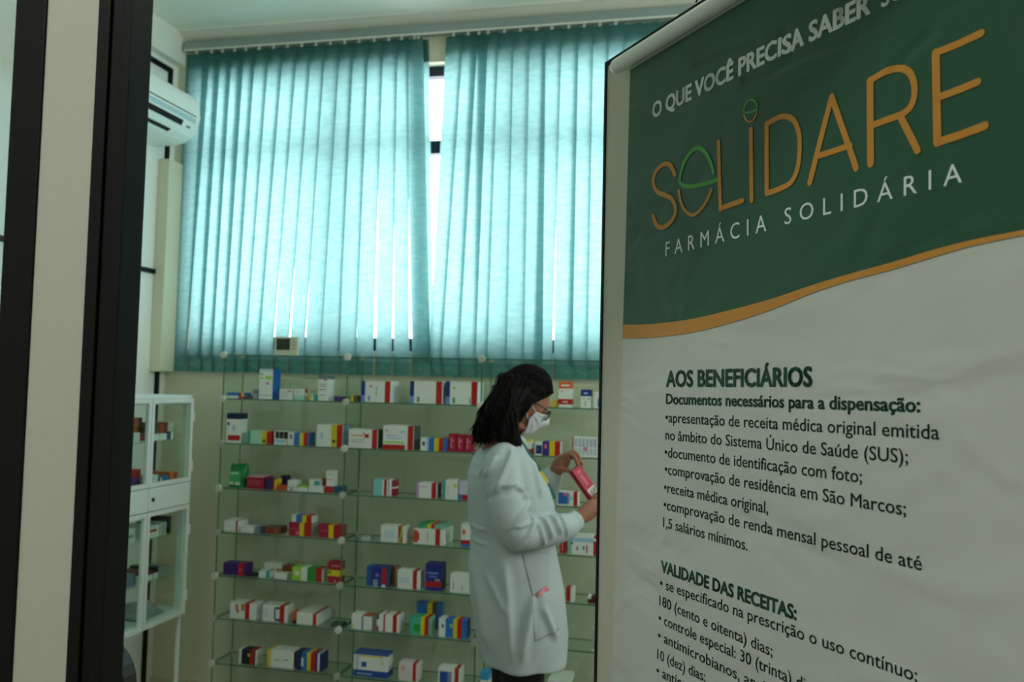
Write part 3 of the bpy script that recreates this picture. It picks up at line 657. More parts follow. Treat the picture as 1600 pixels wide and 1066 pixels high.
I(1, 'R', 894, 934, 31, 'white carton printed with silver tablets behind the raised hand', [V(0, .05, RD)]+[(.08+.15*k, .5, .19+.15*k, .92, 'a9b4c4') for k in range(6)]+[(.08+.15*k, .1, .19+.15*k, .44, 'b9c3cf') for k in range(6)]+[(.45, .3, .58, .5, PK)], .06, side=BR)
# --- third shelf: pouch first
def pouch(row, bay, x0, x1, hpx, desc):
    z = ZS[row+1]; yp = YS+.03; py = zpx((x0+x1)/2, yp, z); A = onY((x0, py), yp); B = onY((x1, py), yp); sc = ppm(((A.x+B.x)/2, yp, z)); w_, h = B.x-A.x, hpx/sc
    t = thing('pouch', desc, 'pouch', ((A.x+B.x)/2, yp+.03, z+.0008), group='medicine boxes on the glass shelves')
    bm = bmesh.new(); rings = []
    for v in [0, .06, .2, .4, .6, .78, .88, .95, 1.0]:
        hw = w_/2*(1-.12*max(0, (v-.8)/.2)**2-.05*(1-v)); hd = .034*(1-v**3*.75); ring = []
        for k in range(24):
            a = 2*math.pi*k/24; c, s = math.cos(a), math.sin(a); e = .55
            ring.append(bm.verts.new((hw*abs(c)**e*(1 if c > 0 else -1), hd*abs(s)**e*(1 if s > 0 else -1), h*v+(.006*math.cos(a*2) if v > .85 else 0))))
        rings.append(ring)
    for i in range(len(rings)-1):
        for k in range(24): bm.faces.new((rings[i][k], rings[i][(k+1) % 24], rings[i+1][(k+1) % 24], rings[i+1][k]))
    bm.faces.new(rings[0][::-1]); bm.faces.new(rings[-1]); obj('bag', bm, mat('dark_green_foil', '1f7a45', 0.3, nscale=40, namt=.25), t, True)
    BX('label', (-w_*.36, -.0368, h*.12), (w_*.3, -.0345, h*.72), mat('green_label', '4fae6a', 0.5, nscale=50, namt=.3), t)
    BX('label_print', (-w_*.30, -.0375, h*.14), (-w_*.1, -.0365, h*.26), ink(W_), t); BX('label_print', (w_*.02, -.0375, h*.12), (w_*.28, -.0365, h*.24), ink(W_), t); BX('label_print', (-w_*.30, -.0375, h*.58), (w_*.2, -.0365, h*.70), ink('a8d8b4'), t)
pouch(2, 'L', 355, 381, 35, 'bulging green pouch at left end of third shelf')
I(2, 'L', 385, 412, 19, 'wide crimson carton beside green pouch', lines(.1, .8, (.35, .5, .65), 'c76a78')+[H(.94, 1, 'd8a0a8')], .09, side='7d1530', body=CR)
I(2, 'L', 415, 431, 16, 'small dark purple carton with red and yellow end', [V(.68, .86, RD), V(.86, 1, YL)], .055, body='3a235e')
I(2, 'L', 432.5, 447.5, 6.5, 'flat orange carton', [], .05, body='d24a22')
I(2, 'L', 438, 447, 19, 'dark purple carton standing at the back', [H(.0, .3, '7a5a90')], .04, dy=.10, body='2c1c4a')
I(2, 'L', 449, 461.5, 16, 'small white carton with grey flap', [(.1, .3, .9, .4, GY), (.3, .05, .7, .2, RD)], .06)
I(2, 'L', 463, 480.5, 8, 'flat white carton with lime top', [H(.75, 1, LI)], .06)
I(2, 'L', 482, 505, 9, 'lower flat white carton under teal marked one', [], .07)
I(2, 'L', 482.5, 500, 10, 'white carton with teal square, upper of its stack', [(.45, .1, .95, .8, TE)], .06, lift=9.2)
I(2, 'L', 501.5, 506.5, 20, 'narrow brown and red carton', [V(.5, 1, RD)], .05, dy=.05, body=BR)
I(2, 'L', 508, 533.5, 10, 'flat red and petrol blue carton under upright white one', [V(0, .5, RD), V(.5, 1, '2b5c78')], .06)
I(2, 'L', 509, 521, 24, 'upright white carton with pink line', [(.1, .4, .9, .46, PK), (.2, .75, .8, .8, GY)], .04, lift=10.2)
I(2, 'M', 581, 606, 25, 'teal and white carton with red stripe', [V(0, .06, CR), V(.06, .64, '7fc6c8'), V(.64, .70, W_), V(.74, .92, RD)], .06)
I(2, 'M', 607.5, 616.5, 24, 'narrow white and maroon carton', [V(.45, 1, '8a1f30'), (.45, .5, 1, .58, W_)], .05)
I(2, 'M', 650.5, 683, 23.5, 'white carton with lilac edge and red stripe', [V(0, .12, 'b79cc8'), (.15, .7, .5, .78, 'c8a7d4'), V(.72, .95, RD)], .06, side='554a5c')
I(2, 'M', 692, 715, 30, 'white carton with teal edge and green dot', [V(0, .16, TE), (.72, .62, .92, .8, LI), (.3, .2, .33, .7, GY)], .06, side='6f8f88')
I(2, 'M', 716.5, 734, 29, 'pale lilac carton with red corner beside the coat', [H(0, .28, RD), (0, 0, .3, .28, BL_)], .06, body='c9c4d8')
I(2, 'R', 870.5, 903, 21, 'white carton with blue block and red stripe', [(.04, .08, .5, .95, '2a62b5'), (.3, .7, .45, .95, PK), (.5, .1, .6, .9, GY), (.62, .4, .74, .7, LB), V(.78, .97, RD)], .05)
# --- fourth shelf
I(3, 'L', 350, 372, 17, 'white carton with thin red edge', [V(.82, .95, '9a3028')], .09)
I(3, 'L', 375.5, 397, 9, 'flat plain white carton', [], .06)
I(3, 'L', 398, 411.5, 10, 'small grey and navy carton', [V(.55, 1, '39425a'), V(.2, .4, '6a7385')], .05, body='8d97a0')
I(3, 'L', 413, 437, 11, 'small brown carton with red print', [(.2, .3, .5, .7, RD), (.6, .2, .9, .8, 'a0522d')], .07, body='6d4a34')
I(3, 'L', 451, 487, 20.5, 'crimson and pink carton with yellow and red stripes', [(.3, .1, .45, .35, PK), V(.46, .66, YL), V(.66, 1, RD), (.05, .5, .4, .56, 'd06a80')], .08, side='9ba0a4', body=CR)
I(3, 'L', 455, 487.5, 11, 'white and blue carton lying on the crimson one', [V(.2, .5, BL_), V(.5, .7, YL), V(.7, .95, RD)], .06, lift=20.8, dy=.03)
I(3, 'L', 497, 533, 20, 'crimson carton with central yellow stripe', [V(.45, .66, YL), V(.66, .97, 'b01c24'), (.1, .5, .4, .56, 'd06a80')], .06, body=CR)
I(3, 'M', 565, 577, 5, 'tiny translucent blister strip', [], .05, body='b9c6c4')
I(3, 'M', 594.5, 633.5, 25, 'white carton with red stripe and yellow slash', [V(.70, .88, RD), (.74, 0, .80, .35, LI), (.78, .35, .84, .7, LI), (.82, .7, .88, 1, LI), (.15, .2, .55, .7, 'c9d6e0')], .06)
I(3, 'M', 646, 693, 23.5, 'deep white carton with red oval and red stripe', [(.0, .1, .14, .9, 'c8452f'), (.14, .25, .19, .75, 'c8452f'), V(.72, .88, RD), (.45, .2, .48, .8, GY)], .19)
I(3, 'M', 652, 690, 6, 'flat green, yellow and red carton on deep white one', [V(0, .4, '3c9a70'), V(.4, .55, YL), V(.55, .7, RD), V(.7, 1, '7fae98')], .12, lift=23.9, dy=.04)
I(3, 'M', 720, 733, 35, 'tall narrow white carton with red and blue base', [H(.12, .3, RD), H(0, .12, BL_), (.15, .55, .5, .75, OR)], .05)
I(3, 'R', 874.5, 883.5, 22, 'narrow red carton beside the coat', [(.3, .2, .5, .8, 'd88')] if False else [(.35, .2, .55, .8, 'd98a80')], .05, body='a81f22')
I(3, 'R', 888, 938, 30, 'wide white and teal carton with light blue band', [V(0, .1, '7fb5a8'), (.1, .65, .78, .85, LB), (.08, .5, .14, .62, DG), (.25, .2, .3, .4, '3f7a60'), (.45, .25, .5, .45, '3f7a60'), (.55, .1, .6, .5, 'c0553a'), (.78, 0, 1, .72, RD), (.8, .85, 1, 1, RD)], .06)
# --- fifth shelf
I(4, 'L', 348.5, 384.5, 18.5, 'deep purple carton with red stripe', [V(.64, .87, RD), (.7, .4, .78, .55, 'd06a6a')], .06, body='43246e')
I(4, 'L', 387.5, 399, 4.5, 'tiny black carton', [], .04, body='22282a')
I(4, 'L', 404, 422, 10, 'small white carton with teal end', [V(.62, .95, TE)], .06)
I(4, 'L', 412, 440, 17, 'white carton with orange base standing at the back', [H(0, .45, 'd28a3c')], .05, dy=.11)
I(4, 'L', 428, 447.5, 8, 'flat white carton before a brown one', [], .05)
I(4, 'L', 441, 454, 14, 'brown carton standing at the back', [V(.6, 1, '9a4a1e')], .05, dy=.10, body=BR)
I(4, 'L', 455.5, 504, 20, 'lime and white carton with red stripe', [V(0, .3, LI), (.1, .4, .25, .7, W_), V(.50, .78, GN), V(.78, .98, RD)], .07, side='c9dcb4')
I(4, 'L', 511.5, 531.5, 20, 'crimson carton with yellow top band, lower of stack', [H(.52, 1, YL), (.05, .7, .25, .9, '6a6a1a'), (.5, .05, .65, .2, 'd88a90')], .05, body='a81c34')
I(4, 'L', 511.5, 531.5, 12, 'crimson carton, upper of stack', [(.25, .4, .9, .6, 'c9707c')], .05, lift=20.3, body=CR)
I(4, 'M', 572, 607.5, 30, 'navy carton with red stripe and blue edge', [V(0, .2, '2a5f9a'), V(.2, .62, '27348a'), (.4, .5, .55, .65, 'b06ac0'), (.3, 0, .5, .35, '8a9ab8'), (.68, .12, .88, .95, RD), (.68, 0, .85, .1, W_)], .06, side='4a5c72', body='30457f')
I(4, 'M', 613.5, 619.5, 30, 'narrow brown and amber carton', [V(.55, 1, OL)], .05, dy=.04, body='7a2f1c')
I(4, 'M', 620.5, 656, 28, 'white carton with red stripe near right end', [V(.68, .86, RD), (.1, .3, .5, .6, 'c5d4da')], .06)
I(4, 'M', 664, 689, 41, 'tall navy carton with red band', [H(.14, .34, RD), (.1, .62, .8, .7, '6f82c0'), (.2, .5, .7, .55, '6f82c0'), (.6, .38, .9, .44, 'b9b27a'), (.2, .02, .4, .08, '8aa')] if False else [H(.14, .34, RD), (.1, .62, .8, .7, '6f82c0'), (.2, .5, .7, .55, '6f82c0'), (.6, .38, .9, .44, 'b9b27a')], .07, side='1a2450', body='232f80')
I(4, 'M', 703, 733, 28, 'plain white carton partly behind the coat', [(.15, .15, .2, .6, GY), (.6, .1, .64, .4, GY)], .06)
I(4, 'R', 884.5, 896, 21, 'small red and white carton right of the coat', [V(0, .58, RD)], .05)
I(4, 'R', 918, 936, 10, 'flat maroon carton with white top', [H(.6, 1, W_), V(.3, 1, '4a1c24')], .05, body='5a2630')
# --- sixth shelf
I(5, 'L', 359, 400, 24.5, 'white carton with brown curves and red stripe', [(.2, .55, .3, .9, 'a8743a'), (.24, .35, .34, .6, 'a8743a'), (.42, .5, .55, .95, 'a8743a'), V(.57, .74, RD)], .07)
I(5, 'L', 409.5, 449, 25, 'white carton with dark blue ring and red stripe', [(.46, .15, .52, .85, '1d4a78'), (.5, .78, .68, .92, '1d4a78'), (.5, .05, .68, .2, '1d4a78'), V(.68, .87, RD), (.1, .25, .2, .75, 'c3d0da')], .07)
I(5, 'L', 457, 462, 18, 'narrow orange and black carton', [H(0, .3, '2a1c1a')], .04, body='d84a20')
I(5, 'L', 463, 496, 17.5, 'deep white carton with red stripe', [V(.77, .94, RD)], .20)
I(5, 'L', 517, 533, 5, 'flat dark grey carton', [], .06, body='4b5652')
I(5, 'M', 549, 564, 23, 'white carton with yellow corner', [(0, 0, .2, .4, 'd8cf8a')], .06)
I(5, 'M', 567, 580, 22, 'plain white carton with orange top', [H(.95, 1, 'b06a3a')], .06)
I(5, 'M', 588, 623, 26, 'white carton with magenta line and red stripe', [(0, .0, .1, .3, RD), (0, .7, .1, 1, '3c3c38'), V(.3, .38, 'b03a6a'), V(.72, .9, RD)], .07)
I(5, 'M', 640, 672, 26.5, 'emerald carton with yellow and red stripes', [V(0, .12, TE), (.2, .2, .5, .6, GN), V(.54, .72, YL), V(.72, .92, RD)], .07, side='8fc2a6', body='46ad86')
I(5, 'M', 650, 688, 40, 'blue carton with yellow stripe standing behind the emerald one', [V(.45, .65, YL), V(.65, .85, '5a4a4a')], .04, dy=.12, body='2f6fb8')
I(5, 'M', 685, 729, 28, 'white and blue carton with yellow, red and blue stripes', [V(.24, .52, '2c72c4'), V(.52, .66, YL), V(.66, .82, RD), V(.82, 1, BL_), (.1, .5, .18, .7, '555f66'), (.4, .55, .5, .75, LI)], .06, side=NV)
I(5, 'R', 924, 936, 31, 'pale translucent carton beside the door', [H(.0, .06, W_)], .05, body='a9b3ab')
# --- lowest visible shelf
I(6, 'L', 373, 400, 22, 'black and white carton with yellow dot and red stripe', [V(.14, .95, '20262a'), V(.64, .86, RD), (.5, .55, .62, .75, YL)], .06)
I(6, 'L', 417, 458.5, 26, 'white carton with yellow end', [V(0, .14, 'd6c24e'), (.25, .4, .5, .46, GY), (.6, .45, .8, .51, OL)], .08, side='8a7d1e')
I(6, 'L', 462.5, 502, 27, 'navy and blue carton with yellow and red stripes', [V(.22, .42, '2f70b0'), (.2, .2, .28, .7, W_), V(.42, .57, YL), V(.57, .76, RD), V(.76, .84, NV), V(.84, .92, W_)], .07, body='1e3068')
I(6, 'M', 552, 605, 36, 'wide white and blue carton with ring emblem', [H(.0, .27, '2c4a9c'), H(.92, 1, '3c5a9c'), (.15, .84, .85, .9, YL), (.23, .4, .38, .62, '2f5a9a'), (.05, .27, .15, .92, 'b9c6d2'), (.1, .08, .55, .14, '9fb4d8'), (.8, .55, .88, .68, 'd8c88a')], .07)
I(6, 'M', 622.5, 652.5, 27, 'pinkish white carton with red stripe', [V(.73, .9, RD), (.12, .55, .35, .85, 'd8a8a0')], .06, body='ddcfca')
I(6, 'M', 684.5, 719, 26, 'white carton with blue field and red stripe', [(.06, 0, .42, .78, '2a4f9c'), (.42, 0, .6, .78, '7f8ab0'), V(.74, .92, RD)], .06)
I(6, 'M', 750, 763, 26, 'white carton with sky blue top beside the dark trousers', [H(.5, 1, '3f95c8')], .05)
I(6, 'R', 855, 889, 14, 'dark red and grey carton under a white one', [H(.4, .7, '7a4048')], .08, body='4a3a3c')
I(6, 'R', 855, 889, 9, 'flat white carton lying on a dark red one', [(.45, .2, .55, .8, GY)], .15, lift=14.2)
I(6, 'R', 905, 926, 12, 'low white carton beside the door', [], .05)

# ------------------------------------------------------------------ white glass cabinet by the left wall
CX0, CX1, CY0, CY1, CZ0, CZ1 = XL+.04, -2.28, 2.905, 3.512, 0.478, 1.447
cb = thing('display_cabinet', 'white metal cabinet with glass doors standing by the left wall', 'cabinet', (CX1, CY1, 0))
co = Vector((CX1, CY1, 0))
def CBX(name, a, b, m, par=None, bev=.002): return BX(name, Vector(a)-co, Vector(b)-co, m, par or cb, bev)
pw = .026
for x in (CX0, CX1-pw):
    for y in (CY0, CY1-pw): CBX('leg', (x+.006, y+.012, 0), (x+pw-.004, y+pw, CZ0), WHITEM)
bm = bmesh.new()
for x in (CX0, CX1-pw):
    for y in (CY0, CY1-pw): box(bm, Vector((x, y, CZ0))-co, Vector((x+pw, y+pw, CZ1))-co)
for z in (CZ0, 1.0, CZ1-.028):
    for x in (CX0, CX1-pw): box(bm, Vector((x+.001, CY0+.001, z))-co, Vector((x+pw-.001, CY1-.001, z+.028))-co)
    for y in (CY0, CY1-pw): box(bm, Vector((CX0+.001, y+.001, z+.001))-co, Vector((CX1-.001, y+pw-.001, z+.027))-co)
obj('frame', bm, WHITEM, cb)
CBX('top_panel', (CX0, CY0, CZ1), (CX1+.004, CY1+.004, CZ1+.012), WHITEM)
CBX('bottom_panel', (CX0+.01, CY0+.01, CZ0+.002), (CX1-.01, CY1-.01, CZ0+.012), WHITEM)
CBX('middle_panel', (CX0+.01, CY0+.01, 0.982), (CX1-.01, CY1-.01, 0.990), WHITEM)
ym = (CY0+CY1)/2
for (ya, yb, right) in ((CY0+.004, ym-.0015, False), (ym+.0015, CY1-.004, True)):
    for z0_, z1_ in ((1.072, CZ1-.004), (CZ0+.004, .968)):
        d_ = thing('door', None, None); d_.parent = cb; d_.location = Vector((CX1+.001, (ya+yb)/2, z0_))-co
        hw = (yb-ya)/2; hh = z1_-z0_
        bm = bmesh.new(); fw = .018
        box(bm, (0, -hw, 0), (.016, -hw+fw, hh)); box(bm, (0, hw-fw, 0), (.016, hw, hh)); box(bm, (.0005, -hw+fw, 0), (.0155, hw-fw, fw)); box(bm, (.0005, -hw+fw, hh-fw), (.0155, hw-fw, hh))
        obj('door_frame', bm, WHITEM, d_)
        BX('glass_pane', (.006, -hw+fw, fw), (.009, hw-fw, hh-fw), GLASS, d_)
        for zz in (.12*hh, .72*hh): BX('hinge', (.004, (hw-.003) if right else (-hw-.006), zz), (.02, (hw+.006) if right else (-hw+.003), zz+.045), WHITEM, d_, .001)
    dr = CBX('drawer', (CX1-.002, ya, .972), (CX1+.017, yb, 1.068), WHITEM)
    if not right: continue
    bm = bmesh.new(); lathe(bm, [(0, 0), (.009, 0), (.009, .004), (.005, .008), (0, .008)], Vector((CX1+.017, ya+.028 if right else yb-.028, 1.02))-co, Vector((1, 0, 0)), 12); k_ = obj('key_lock', bm, mat('dark_lock', '33382f', 0.4, 0.6), dr)
CS = [1.262, .845, .665]
for z in CS: CBX('glass_shelf', (CX0+.03, CY0+.03, z-.005), (CX1-.012, CY1-.03, z), GLASS, None, 0)
def cab_item(y0_, y1_, z, h, desc, design, body=W_, depth=.12, dx=.03, name='medicine_box', lift=0):
    # carton whose front looks out of the cabinet (+x)
    m_ = Matrix.Translation((CX1-dx, (y0_+y1_)/2, z+.0006+lift)) @ Matrix.Rotation(R(90), 4, 'Z')
    return med_box(name, desc, 'medicine box', None, y1_-y0_, h, depth, design, None, 0, 'medicine boxes in the glass cabinet', body, None, m_)
zb = 1.0725-.0445; zb = 1.028
cab_item(3.275, 3.33, CS[0], .028, 'white and red carton at left of upper cabinet shelf', [V(0, .3, RD)])
cab_item(3.335, 3.385, CS[0], .028, 'white carton on upper cabinet shelf under dark one', [])
cab_item(3.39, 3.43, CS[0], .034, 'violet carton on upper cabinet shelf', [V(.6, 1, W_)], '5a3a78')
cab_item(3.28, 3.37, CS[0], .045, 'brown red carton lying on white cartons in cabinet', [V(.6, .9, RD)], '5a3028', .10, lift=.0335 if False else .0295)
cab_item(3.375, 3.43, CS[0], .04, 'grey white carton resting on the violet one in cabinet', [V(0, .3, '8a3a30')], 'b9bcb2', .10, lift=.0355)
cab_item(3.08, 3.20, CS[0], .04, 'white and blue carton behind left cabinet door', [V(.3, .7, LB)])
cab_item(3.08, 3.21, CS[0], .06, 'dark brown carton lying in left part of cabinet', [V(.5, .8, 'a0522d')], '4a2a20', .10, lift=.042)
cab_item(3.275, 3.335, zb, .035, 'white carton lower of pair above cabinet drawer', [(.1, .2, .9, .3, GY)])
cab_item(3.275, 3.335, zb, .05, 'white carton upper of pair above cabinet drawer', [(.1, .6, .5, .8, LB)], lift=.036)
cab_item(3.34, 3.365, zb, .07, 'narrow white and blue carton above cabinet drawer', [V(0, .4, '2a5f8a')])
cab_item(3.37, 3.412, zb, .075, 'blue and green carton above cabinet drawer', [H(0, .45, '5fae3c'), H(.45, 1, '2a7fae')])
cab_item(3.42, 3.45, zb, .088, 'orange carton above cabinet drawer', [(.2, .1, .8, .4, YL)], 'd8702a')
cab_item(3.452, 3.475, zb, .085, 'red carton at right end above cabinet drawer', [], 'b83a28')
cab_item(3.10, 3.15, zb, .11, 'navy carton behind left cabinet door above drawer', [H(.0, .3, '5a6ab0')], '2a2f70')
cab_item(3.155, 3.215, zb, .12, 'violet carton with red top behind left cabinet door', [H(.75, 1, RD)], '4a3478')
cab_item(3.28, 3.36, CS[1], .05, 'white carton on shelf below cabinet drawer', [(.1, .5, .8, .7, RD)])
cab_item(3.365, 3.41, CS[1], .055, 'grey white carton on shelf below cabinet drawer', [V(.5, .7, GY)], 'b9bcb2')
cab_item(3.43, 3.445, CS[1], .075, 'black narrow carton on shelf below cabinet drawer', [], '1a1c1c')
cab_item(3.12, 3.20, CS[1], .06, 'white carton with grey print in lower left of cabinet', [(.2, .4, .8, .6, GY)])
cab_item(3.275, 3.33, CS[2], .04, 'white carton with maroon top on lower cabinet shelf', [H(.6, 1, '6a2028')])
cab_item(3.335, 3.365, CS[2], .05, 'white carton with black flap on lower cabinet shelf', [H(.5, 1, '1c1e20')])
cab_item(3.37, 3.47, CS[2], .035, 'flat grey carton on lower cabinet shelf', [], '8e958e')
cab_item(3.10, 3.15, CS[2], .06, 'blue and red carton in lower left of cabinet', [H(.6, 1, RD)], '2a4a90')
cab_item(3.155, 3.215, CS[2], .05, 'grey blue carton in lower left of cabinet', [], '7a869a')
def bag(y, name, label):
    bm = bmesh.new(); n = 14; g = []
    t = thing(name, label, 'bag', (CX1-.13, y, CZ0+.0125))
    for i in range(n+1):
        row = []
        for j in range(n+1):
            u, v = i/n*2-1, j/n*2-1; hgt = .055*max(0, (1-abs(u)**3))*max(0, (1-abs(v)**3))
            row.append(bm.verts.new((u*.10, v*.085, .002+hgt*(1+.35*noise.noise((u*2.5, v*2.5, y*9))))))
        g.append(row)
    for i in range(n):
        for j in range(n): bm.faces.new((g[i][j], g[i+1][j], g[i+1][j+1], g[i][j+1]))
    bnd = [g[i][0] for i in range(n+1)]+[g[n][j] for j in range(1, n+1)]+[g[i][n] for i in range(n-1, -1, -1)]+[g[0][j] for j in range(n-1, 0, -1)]
    bm.faces.new(bnd[::-1]); obj('bag_film', bm, mat('grey_plastic_film', '8f9a97', 0.3, spec=0.6), t, True)
bag(3.375, 'plastic_bag', 'crumpled grey plastic bag on the cabinet floor, right side'); bag(3.11, 'plastic_bag', 'crumpled grey plastic bag on the cabinet floor, left side')

# ------------------------------------------------------------------ black chair just behind the door frame
ce = onY((210.5, 1040), 1.42)
ch = thing('office_chair', 'black chair whose back peeks out behind the black door frame', 'chair', (ce.x-.22, 1.30, 0))
CHM = mat('black_leatherette', '14191a', 0.45); CHR = mat('dark_chair_steel', '3c4444', 0.35, 0.7)
ztop = onY((206, 1010), 1.42).z
bm = bmesh.new(); pts = []
hw, hh, rr = .215, .46, .07
outl = []
for cx, cz, a0 in ((hw-rr, ztop-rr, 0), (-hw+rr, ztop-rr, 90), (-hw+rr, ztop-hh+rr, 180), (hw-rr, ztop-hh+rr, 270)):
    for k in range(7): a = R(a0+15*k); outl.append((cx+rr*math.cos(a), cz+rr*math.sin(a)))
A = [bm.verts.new((x, .10+.02*(1-(x/hw)**2), z)) for x, z in outl]; B = [bm.verts.new((x, .135+.02*(1-(x/hw)**2), z)) for x, z in outl]
for i in range(len(outl)): bm.faces.new((A[i], A[(i+1) % len(outl)], B[(i+1) % len(outl)], B[i]))
bm.faces.new(A); bm.faces.new(B[::-1]); obj('backrest', bm, CHM, ch)
bm = bmesh.new(); box(bm, (-.22, -.34, .44), (.22, .10, .50), .025); obj('seat', bm, CHM, ch)
for s_ in (-1, 1):
    bm = bmesh.new(); tube(bm, smoothpath([(s_*.17, .06, .45), (s_*.17, .15, .47), (s_*.17, .150, .62)]), .011, 8); obj('back_support', bm, CHR, ch)
    for y_ in (-.28, .06):
        bm = bmesh.new(); tube(bm, [(s_*.19, y_, .445), (s_*.205, y_*1.12, .014)], .012, 8); obj('leg', bm, CHR, ch)

# ================================================================== THE PERSON
PB = Vector((-0.683, 3.05, 0)); PA = R(25)
pf = Vector((math.cos(PA), math.sin(PA), 0)); pl = Vector((-math.sin(PA), math.cos(PA), 0))
per = thing('person', 'person with long dark hair in white lab coat and face mask reading a red box', 'person', PB, PA)
def L(px, py, w_):        # photo point at lateral offset w_ (towards the camera) -> body coordinates
    O = PB-pl*w_; d = ray((px, py)); t = (O-CAM).dot(pl)/d.dot(pl); P = CAM+d*t
    return Vector(((P-PB).dot(pf), -w_, P.z))
SKIN = mat('skin', '94634c', 0.55, spec=0.35, nscale=25, namt=.06)
HAIRM = mat('dark_hair', '0b0807', 0.65, spec=0.12, nscale=80, namt=.4)
COATM = mat('white_coat_cloth', 'b0baba', 0.85, spec=0.2, nscale=12, namt=.02, bump=.12, bscale=400)
# ---- head shape
HC = L(816, 624, 0.0); HP = R(31)
HM = Matrix.Translation(HC) @ Matrix.Rotation(HP, 4, 'Y')
def gs_(d, c, w_): c = Vector(c).normalized(); return math.exp(-((d-c).length/w_)**2)
def head_r(d, feat=True):
    a, b, c = .096, .076, .118
    r_ = 1/math.sqrt((d.x/a)**2+(d.y/b)**2+(d.z/c)**2)
    if d.z < 0 and d.x < 0.2: r_ *= 1-.18*min(1, -d.z)*(0.2-d.x)       # nape
    if feat:
        jaw = max(0, -d.z-.35); r_ *= 1-.10*jaw*abs(d.y)*2
        r_ += .012*gs_(d, (.62, 0, -.78), .3)                          # chin
        r_ += .024*gs_(d, (1, 0, -.22), .13)+.010*gs_(d, (1, 0, -.05), .12)   # nose
        r_ += .004*gs_(d, (.95, 0, .18), .3)                           # brow
        for s_ in (-1, 1):
            r_ -= .007*gs_(d, (.92, .36*s_, .02), .16); r_ += .005*gs_(d, (.75, .55*s_, -.2), .25)
        r_ += .005*gs_(d, (.9, 0, -.5), .14)
    return r_
def sphere_grid(fr, nu=48, nv=32):
    bm = bmesh.new(); top = None; rings = []
    for j in range(1, nv):
        th_ = math.pi*j/nv; ring = []
        for i in range(nu):
            ph = 2*math.pi*i/nu; d = Vector((math.sin(th_)*math.cos(ph), math.sin(th_)*math.sin(ph), math.cos(th_))); ring.append(bm.verts.new(d*fr(d)))
        rings.append(ring)
    t = bm.verts.new(Vector((0, 0, 1))*fr(Vector((0, 0, 1)))); b = bm.verts.new(Vector((0, 0, -1))*fr(Vector((0, 0, -1))))
    for i in range(nu):
        bm.faces.new((t, rings[0][i], rings[0][(i+1) % nu])); bm.faces.new((b, rings[-1][(i+1) % nu], rings[-1][i]))
        for j in range(nv-2): bm.faces.new((rings[j][i], rings[j+1][i], rings[j+1][(i+1) % nu], rings[j][(i+1) % nu]))
    return bm
bm = sphere_grid(head_r, 64, 44); bmesh.ops.transform(bm, matrix=HM, verts=bm.verts)
for s_ in (-1, 1):        # ears
    tube(bm, [HM @ Vector((-.008, .076*s_, -.03)), HM @ Vector((-.016, .078*s_, 0)), HM @ Vector((-.012, .078*s_, .022))], [.006, .009, .007], 10, flat=.4)
# ---- neck, trunk, legs
NB = L(790, 700, 0)
tube(bm, [HM @ Vector((-.012, 0, -.05)), L(806, 668, 0), L(796, 690, 0), NB], [.052, .05, .053, .065], 16)
tube(bm, [L(787, 706, 0), L(793, 760, 0), L(797, 830, 0), L(805, 890, 0), L(808, 930, 0)], [.085, .115, .10, .12, .12], 20)
ARMR = [L(788, 716, .155), L(793, 770, .175), L(812, 836, .175), L(858, 828, .155), L(902, 812, .115)]
ARML = [L(790, 714, -.15), L(806, 770, -.20), L(828, 812, -.21), L(846, 780, -.15), L(868, 737, -.085)]
tube(bm, ARMR, [.034, .036, .034, .034, .0265], 14); tube(bm, ARML, [.034, .036, .038, .036, .0265], 14)
tube(bm, [L(795, 708, -.13), L(788, 704, 0), L(790, 710, .13)], [.034, .05, .034], 14)
for s_ in (-1, 1):
    hx = L(806, 930, 0).x
    tube(bm, [(hx, .09*s_, .80), (hx+.01, .085*s_, .47), (hx-.01, .08*s_, .09)], [.085, .055, .038], 14)
    tube(bm, [(hx-.02, .08*s_, .05), (hx+.10, .09*s_, .035), (hx+.16, .09*s_, .03)], [.034, .03, .022], 12)
# ---- hands
def finger(pts, rad): tube(bm, smoothpath(pts, 3), [rad[0]+(rad[1]-rad[0])*i/((len(pts)-1)*3) for i in range((len(pts)-1)*3+1)], 10)
# right hand: palm up under the lower end of the box
tube(bm, [L(903, 812, .114), L(915, 803, .105), L(926, 794, .095)], [.026, .031, .033], 14, flat=.72, ref=Vector((0, 1, 0)))
RH = [(((928, 786, .055), (940, 776, .045), (943, 766, .03), (940, 758, .018)), (.0092, .0075)), (((932, 789, .075), (945, 780, .066), (949, 769, .05), (945, 760, .036)), (.0094, .0076)),
      (((933, 794, .095), (947, 786, .09), (952, 776, .075), (949, 767, .062)), (.0092, .0074)), (((931, 800, .112), (943, 794, .11), (950, 786, .10), (949, 779, .09)), (.0085, .0066)),
      (((918, 798, .075), (924, 788, .05), (927, 780, .038), (930, 773, .034)), (.0105, .0078))]
for pts, rd in RH: finger([L(*p) for p in pts], rd)
# left hand: pinching the upper end of the box
tube(bm, [L(868, 738, -.085), L(873, 729, -.072), L(879, 721, -.058)], [.026, .031, .031], 14, flat=.75, ref=Vector((0, 1, 0)))
LH = [(((880, 713, -.035), (891, 709, -.022), (899, 716, -.012), (903, 727, -.008)), (.0094, .0074)), (((883, 711, -.052), (894, 706, -.042), (903, 712, -.03), (907, 723, -.022)), (.0096, .0076)),
      (((885, 713, -.068), (896, 708, -.06), (905, 715, -.05), (909, 725, -.04)), (.0093, .0074)), (((886, 718, -.082), (896, 715, -.078), (905, 721, -.068), (909, 729, -.06)), (.0084, .0066)),
      (((872, 732, -.05), (880, 734, -.028), (888, 735, -.012), (895, 737, -.004)), (.0108, .008))]
for pts, rd in LH: finger([L(*p) for p in pts], rd)
body = link('body', remesh(bm, .0036, 2), per, SKIN, True)
